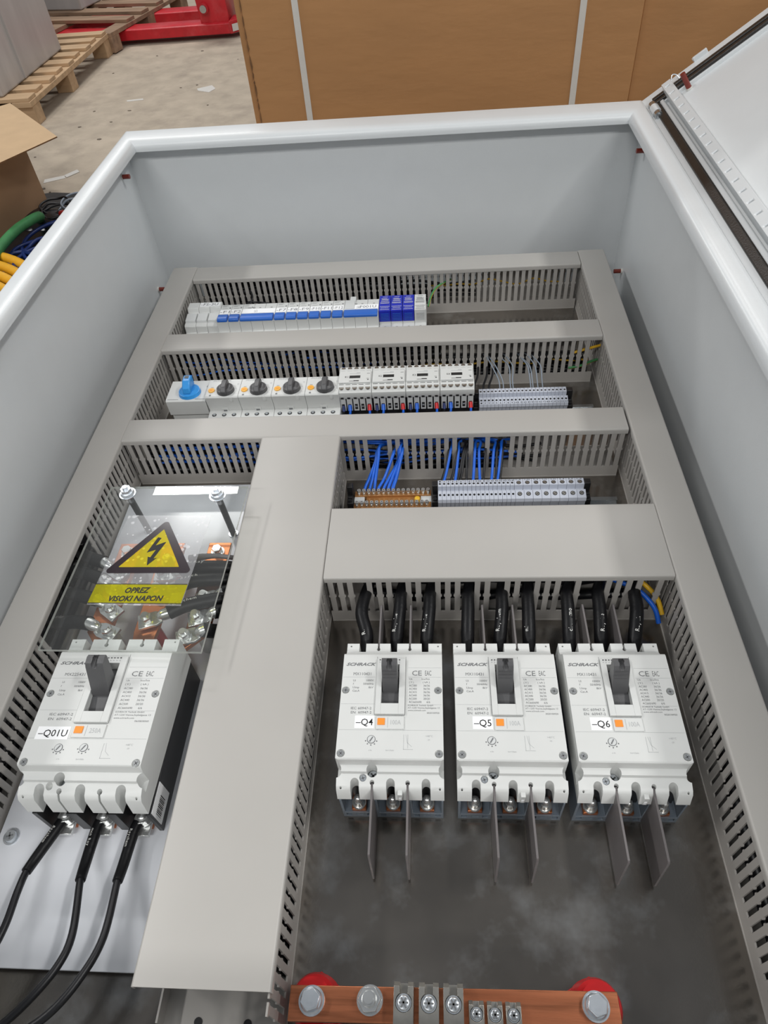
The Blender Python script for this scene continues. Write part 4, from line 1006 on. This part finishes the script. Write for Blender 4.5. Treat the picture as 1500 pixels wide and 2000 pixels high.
for k, (x, w_) in enumerate(((53.5, 6.8), (70.8, 6.8), (87.5, 6.8), (103, 5.2), (115.5, 5.2), (128, 5.2))):
    y1 = -446.5 if k < 3 else -455; z1 = 62 if k < 3 else 57; y0 = -474
    M = MB(); M.prism([(y0, 44), (y0, z1-2), (y0+3, z1), (y1-3, z1), (y1, z1-3), (y1, 50.2), (y1-3, 50.2), (y1-3, 44)], 'x', x-w_, x+w_)
    C = MB(); C.cyl((x, (y0+y1)/2+1.5), w_*0.86, z1-4, z1+3, 0, 20); C.box(x-w_*0.42, x+w_*0.42, y1-7, y1+2, 52, z1+3)
    cl = part('clamp', M, 'nickel', t, 0.6, cut=C)
    cc = (x, (y0+y1)/2+1.5)
    M = MB(); M.cyl(cc, w_*0.78, z1-4.5, z1-1.5, 0, 22); M.dome(cc, w_*0.7, z1-1.5, 1.4, 0)
    for q in range(3): M.box(cc[0]-w_*0.5, cc[0]+w_*0.5, cc[1]-0.5, cc[1]+0.5, z1-0.3, z1+0.15, 1, rz=q*math.pi/3)
    part('clamp_screw', M, ['zinc', 'ink'], cl)
for x, y, lab in ((-13, -456, 'left'), (189, -453, 'right')):
    M = MB()
    M.prism([(x+21*math.cos(a), y+21*math.sin(a)) for a in [i*math.pi/3+0.5 for i in range(6)]], 'z', 0.2, 10)
    M.cyl((x, y), 17, 10, 16, 0, 30, r2=15); M.cyl((x, y), 19, 16, 22, 0, 30, r2=17); M.cyl((x, y), 15, 22, 27, 0, 30); M.cyl((x, y), 18, 27, 33, 0, 30, r2=16); M.cyl((x, y), 13, 33, 44, 0, 30)
    single('red_insulator', M, 'red', 'red ribbed insulator under the %s end of the earth bar' % lab, 'insulator', 'red insulators carrying the earth bar', loc=(x, y, 0.2), bevel=0.6)

# ---------------------------------------------------------------- warehouse behind
# big strapped carton
t = thing('strapped_carton', 'big brown carton with two white straps right behind the enclosure', 'carton', (100, 1200, -700))
M = MB(); M.box(-254, 441, 906, 1500, -700, 900); part('box', M, 'carton', t)
M = MB(); M.box(-241.5, 441, 899, 906, -700, 900); part('front_panel', M, 'carton', t, 1.0)
M = MB()
rr3 = random.Random(8); pts = []
z = -100
while z < 880:
    h = rr3.uniform(5, 30); d0 = rr3.uniform(0, 0.9)
    M.prism([(-242.6-d0, z), (-241.0+rr3.uniform(-0.4, 1.4), z+h*0.3), (-241.3+rr3.uniform(-0.4, 1.4), z+h*0.7), (-242.2, z+h), (-243.4, z+h*0.5)], 'y', 898.3, 899.2)
    z += h*rr3.uniform(0.9, 1.15)
part('torn_edge', M, 'cartonedge', t)
for x in (-153.5, 334.5):
    M = MB(); M.box(x, x+11, 896.8, 898.9, -700, 900); M.box(x, x+11, 897, 1500, 900, 901.5); part('strap', M, 'strap', t, 0.3)
M = MB(); M.box(446, 1500, 925, 1500, -700, 900); 
single('plain_carton', M, 'carton', 'plain brown carton behind the open enclosure door', 'carton', loc=(900, 1200, -700), bevel=3)

# open box at the left
t = thing('open_carton', 'open cardboard box with raised flap at the left edge of the picture', 'carton', (-1950, 2400, -690))
bx = [(-1722, 2660), (-1800, 2240), (-2350, 2340), (-2272, 2760)]
def wallq(a, b, z0, z1, th, mk, nm, lean=0.0):
    d = Vector((b[0]-a[0], b[1]-a[1], 0)).normalized(); n = Vector((-d.y, d.x, 0))
    A, B = Vector((a[0], a[1], 0)), Vector((b[0], b[1], 0)); M = MB()
    vs = []
    for zz, off in ((z0, 0), (z1, lean)):
        for P_ in (A, B, B+n*th, A+n*th): q_ = P_+n*off; vs.append((q_.x, q_.y, zz))
    M.add(vs, [(3, 2, 1, 0), (4, 5, 6, 7), (0, 1, 5, 4), (1, 2, 6, 5), (2, 3, 7, 6), (3, 0, 4, 7)])
    return part(nm, M, mk, t)
for i in range(4): wallq(bx[i], bx[(i+1) % 4], -665, -372, -5, 'carton3', 'side_panel')
M = MB(); M.prism(bx, 'z', -668, -663); part('bottom_panel', M, 'carton3', t)
def flapq(pts, th, mk):
    M = MB(); P = [Vector(p) for p in pts]; n = (P[1]-P[0]).cross(P[2]-P[0]).normalized()*th
    if n.z > 0: n = -n
    v = P+[p+n for p in P]; M.add(v, [(0, 1, 2, 3), (7, 6, 5, 4)], 0); M.add(v, [(0, 4, 5, 1), (1, 5, 6, 2), (2, 6, 7, 3), (3, 7, 4, 0)], 1)
    return part('flap', M, mk, t, label=None)
flapq([(-1490, 2530, -352), (-1650, 2240, -352), (-2260, 2560, -335), (-1900, 3010, -352)], 5, ['carton2', 'cartonedge'])
flapq([(-1722, 2660, -375), (-2272, 2760, -375), (-2240, 2980, -480), (-1760, 2880, -480)], 5, ['carton2', 'cartonedge'])

# cables and bag on the floor below the open box
M = MB(); rr2 = random.Random(3)
pl = [(-2300, 1500), (-1300, 1500), (-1250, 2100), (-1330, 2500), (-1480, 2740), (-1750, 2790), (-2300, 2700)]
M.prism(pl, 'z', -700, -682)
for i in range(14):
    a = rr2.uniform(-2200, -1450); b = rr2.uniform(1700, 2600); M.dome((a, b), rr2.uniform(60, 130), -684, rr2.uniform(8, 28), 0, 9)
single('plastic_bag', M, 'plastbag', 'black plastic sheet on the floor under the open cardboard box', 'plastic sheet', loc=(-1800, 2100, -700))
wire('floor_cable', [(-1670, 2440, -655), (-1640, 2400, -625), (-1640, 2340, -610), (-1665, 2240, -605), (-1680, 2120, -610), (-1690, 2000, -625), (-1700, 1860, -640), (-1710, 1700, -650)], 20, 'tubegreen', 'thick green cable curving up beside the open box', 'cable', n=14)
for i in range(4):
    y = 2060-62*i
    wire('floor_cable', [(-1980, y+60, -650), (-1800, y+30, -630+6*i), (-1660, y, -640), (-1540, y-70, -655), (-1440, y-200, -668)], 20, 'tubeyel', 'thick amber cable on the floor, %s of the four' % ('farthest', 'second farthest', 'third farthest', 'nearest')[i], 'cable', 'thick amber cables on the floor', n=14)
for i in range(7):
    c = (-1560+rr2.uniform(-60, 60), 2230-60*i+rr2.uniform(-20, 20)); r_ = rr2.uniform(90, 150)
    wire('cable_coil', [(c[0]+r_*math.cos(a), c[1]+r_*math.sin(a)*1.1, -655+rr2.uniform(-8, 8)) for a in [j*0.6 for j in range(10)]], 8, 'wdblue', 'loop of dark blue wire on the floor beside the enclosure', 'cable', 'dark blue wire loops on the floor')
for i in range(5):
    c = (-1600+rr2.uniform(-50, 60), 2560+rr2.uniform(-50, 60)); r_ = rr2.uniform(60, 100)
    wire('cable_coil', [(c[0]+r_*math.cos(a), c[1]+r_*math.sin(a), -660+rr2.uniform(-8, 14)) for a in [j*0.6 for j in range(10)]], 5, 'wgrey' if i % 2 else 'wblack', 'loop of thin %s wire on the black plastic sheet' % ('grey' if i % 2 else 'black'), 'cable', 'thin wire loops on the sheet, %s' % ('grey' if i % 2 else 'black'))
wire('floor_wire', [(-1580, 2480, -655), (-1540, 2440, -640), (-1520, 2400, -650)], 16, 'wred', 'short red-brown piece on the black plastic sheet')

# near pallet with wrapped load
def slat(M, x0, x1, y0, y1, z0, z1): M.box(x0, x1, y0, y1, z0, z1)
t = thing('wooden_pallet', 'pale pine pallet under the grey wrapped load, left of the pallet jack', 'pallet', (-2800, 4500, -700))
ys = [3840+166*i for i in range(9)]
for i, y in enumerate(ys):
    M = MB(); M.box(-3400, -2225+(-18 if i % 2 else 0), y-45, y+(52 if i % 3 else 60), -572, -552); part('deck_board', M, 'wood', t, 2)
for x in (-2330, -2870, -3390):
    M = MB(); M.box(x, x+110, 3790, 5230, -600, -572); part('stringer_board', M, 'wood', t, 2)
    for y in (3810, 4395, 5125):
        M = MB(); M.box(x, x+105, y, y+105, -700, -600); part('block', M, 'wood', t, 2)
t = thing('wrapped_load', 'tall grey load in shiny stretch wrap standing on the near pallet', 'wrapped goods', (-2900, 4270, -552))
M = MB(); M.box(-3300, -2385, 3835, 4790, -552, 900); part('load', M, 'wrap', t, 12, seg=3)
M = MB(); M.box(-3290, -2372, 4150, 4158, -540, 800); M.tube([(-2440, 3826, -500), (-2384, 3826, -480)], 4, 6)
part('wrap_fold', M, 'wrap', t)
# far pallet
RZ = R(-12); C0 = (-2198, 5222)
def loc_rot(M): M.xf(Matrix.Translation((C0[0], C0[1], 0)) @ Matrix.Rotation(RZ, 4, 'Z')); return M
t = thing('wooden_pallet', 'weathered pallet sitting on the forks of the red pallet jack', 'pallet', (-2500, 5900, -690), )
for y in (330, 560, 810, 1060):
    M = MB(); M.box(-1250, -10, y-60, y+60, -572, -550); part('deck_board', loc_rot(M), 'wood2', t, 2)
for x in (-110, -640, -1200):
    M = MB(); M.box(x, x+110, 0, 1240, -598, -572); part('stringer_board', loc_rot(M), 'wood2', t, 2)
    for y in (0, 560, 1130):
        M = MB(); M.box(x, x+110, y, y+110, -694, -598); part('block', loc_rot(M), 'wood2', t, 2)
M = MB(); M.box(-1200, -560, 560, 1300, -549, 500); loc_rot(M)
single('wrapped_load', M, 'wrap', 'second grey wrapped load farther back on the weathered pallet', 'wrapped goods', loc=(-3000, 6300, -549), bevel=10)

# pallet jack
t = thing('pallet_jack', 'red hand pallet jack with forks under the weathered pallet', 'pallet jack', (-1700, 5700, -700))
for n, y in enumerate((5420, 5870)):
    M = MB(); x1 = -1370 if n == 0 else -1500
    M.prism([(y, -668), (y, -606), (y+10, -600), (y+150, -600), (y+160, -606), (y+160, -668), (y+150, -668), (y+150, -612), (y+10, -612), (y+10, -668)], 'x', -2950, x1)
    part('fork', M, 'jack', t, 3)
M = MB(); M.prism([(-1590, -602), (-1380, -602), (-1378, -560), (-1400, -100), (-1480, 60), (-1590, 60), (-1610, -300)], 'y', 5455, 5475)
M.prism([(-1590, -602), (-1380, -602), (-1378, -560), (-1400, -100), (-1480, 60), (-1590, 60), (-1610, -300)], 'y', 5985, 6005)
M.box(-1420, -1380, 5475, 5985, -640, -300); part('head_frame', M, 'jack', t, 3)
M = MB(); M.cyl((-1545, -510), 34, 5428, 5455, 0, 24, axis='y'); M.cyl((-1545, -510), 24, 5415, 5428, 1, 20, axis='y'); part('pivot_pin', M, ['jack', 'rail'], t, 2)
M = MB(); M.box(-1580, -1500, 5452, 5455, -430, -250); part('rating_label', M, 'strap', t)
M = MB(); M.prism([(-1375, 5410), (-1280, 5500), (-1300, 5600), (-1375, 5600)], 'z', -668, -590); part('toe_plate', M, 'jack', t, 2)
M = MB(); M.add([(-1360, 5420, -655), (-1300, 5477, -655), (-1300, 5477, -610), (-1360, 5420, -610)], [(0, 1, 2, 3)]); M.xf(Matrix.Translation((3, -3, 0)))
M.add([(-1352, 5423, -650), (-1335, 5439, -650), (-1335, 5439, -615), (-1352, 5423, -615)], [(0, 1, 2, 3)], 1); 
part('warning_label', M, ['strap', 'wyel'], t)
M = MB(); M.cyl((-1260, -600), 100, 5640, 5700, 0, 30, axis='y'); M.cyl((-1260, -600), 60, 5636, 5704, 1, 24, axis='y'); M.xf(Matrix.Translation((10, 0, 0))); part('steering_wheel', M, ['black', 'barrier'], t, 3)

# litter on the floor
def scrap(pts, z, label, m_='strap', group=None):
    M = MB(); M.prism(pts, 'z', z, z+2); single('paper_scrap', M, m_, label, 'paper scrap', group, loc=(pts[0][0], pts[0][1], z))
scrap([(-1880, 2995), (-1790, 3035), (-1772, 3000), (-1870, 2950)], -700, 'crumpled white paper scrap on the floor beside the enclosure')
scrap([(-1790, 3035), (-1745, 3100), (-1722, 3070), (-1768, 3005)], -699, 'folded end of white paper beside the crumpled scrap')
scrap([(-1800, 4160), (-1700, 4175), (-1690, 4150), (-1790, 4135)], -700, 'thin white paper strip lying flat on the open floor')
scrap([(-1385, 4300), (-1300, 4350), (-1262, 4280), (-1290, 4215), (-1370, 4260)], -700, 'torn white paper near the corner of the strapped carton')
rg = random.Random(5); M = MB()
for i in range(46):
    x, y = rg.uniform(-2100, -500), rg.uniform(2700, 6500); r_ = rg.uniform(4, 12)
    n_ = 5; a0 = rg.uniform(0, 6)
    M.prism([(x+r_*rg.uniform(0.4, 1.6)*math.cos(a0+j*6.28/n_), y+r_*rg.uniform(0.4, 1)*math.sin(a0+j*6.28/n_)) for j in range(n_)], 'z', -700, -697)
o = single('floor_grit', M, 'grit', 'dark crumbs and grit scattered over the dusty floor', 'grit', loc=(-1300, 4500, -700), kind='stuff')
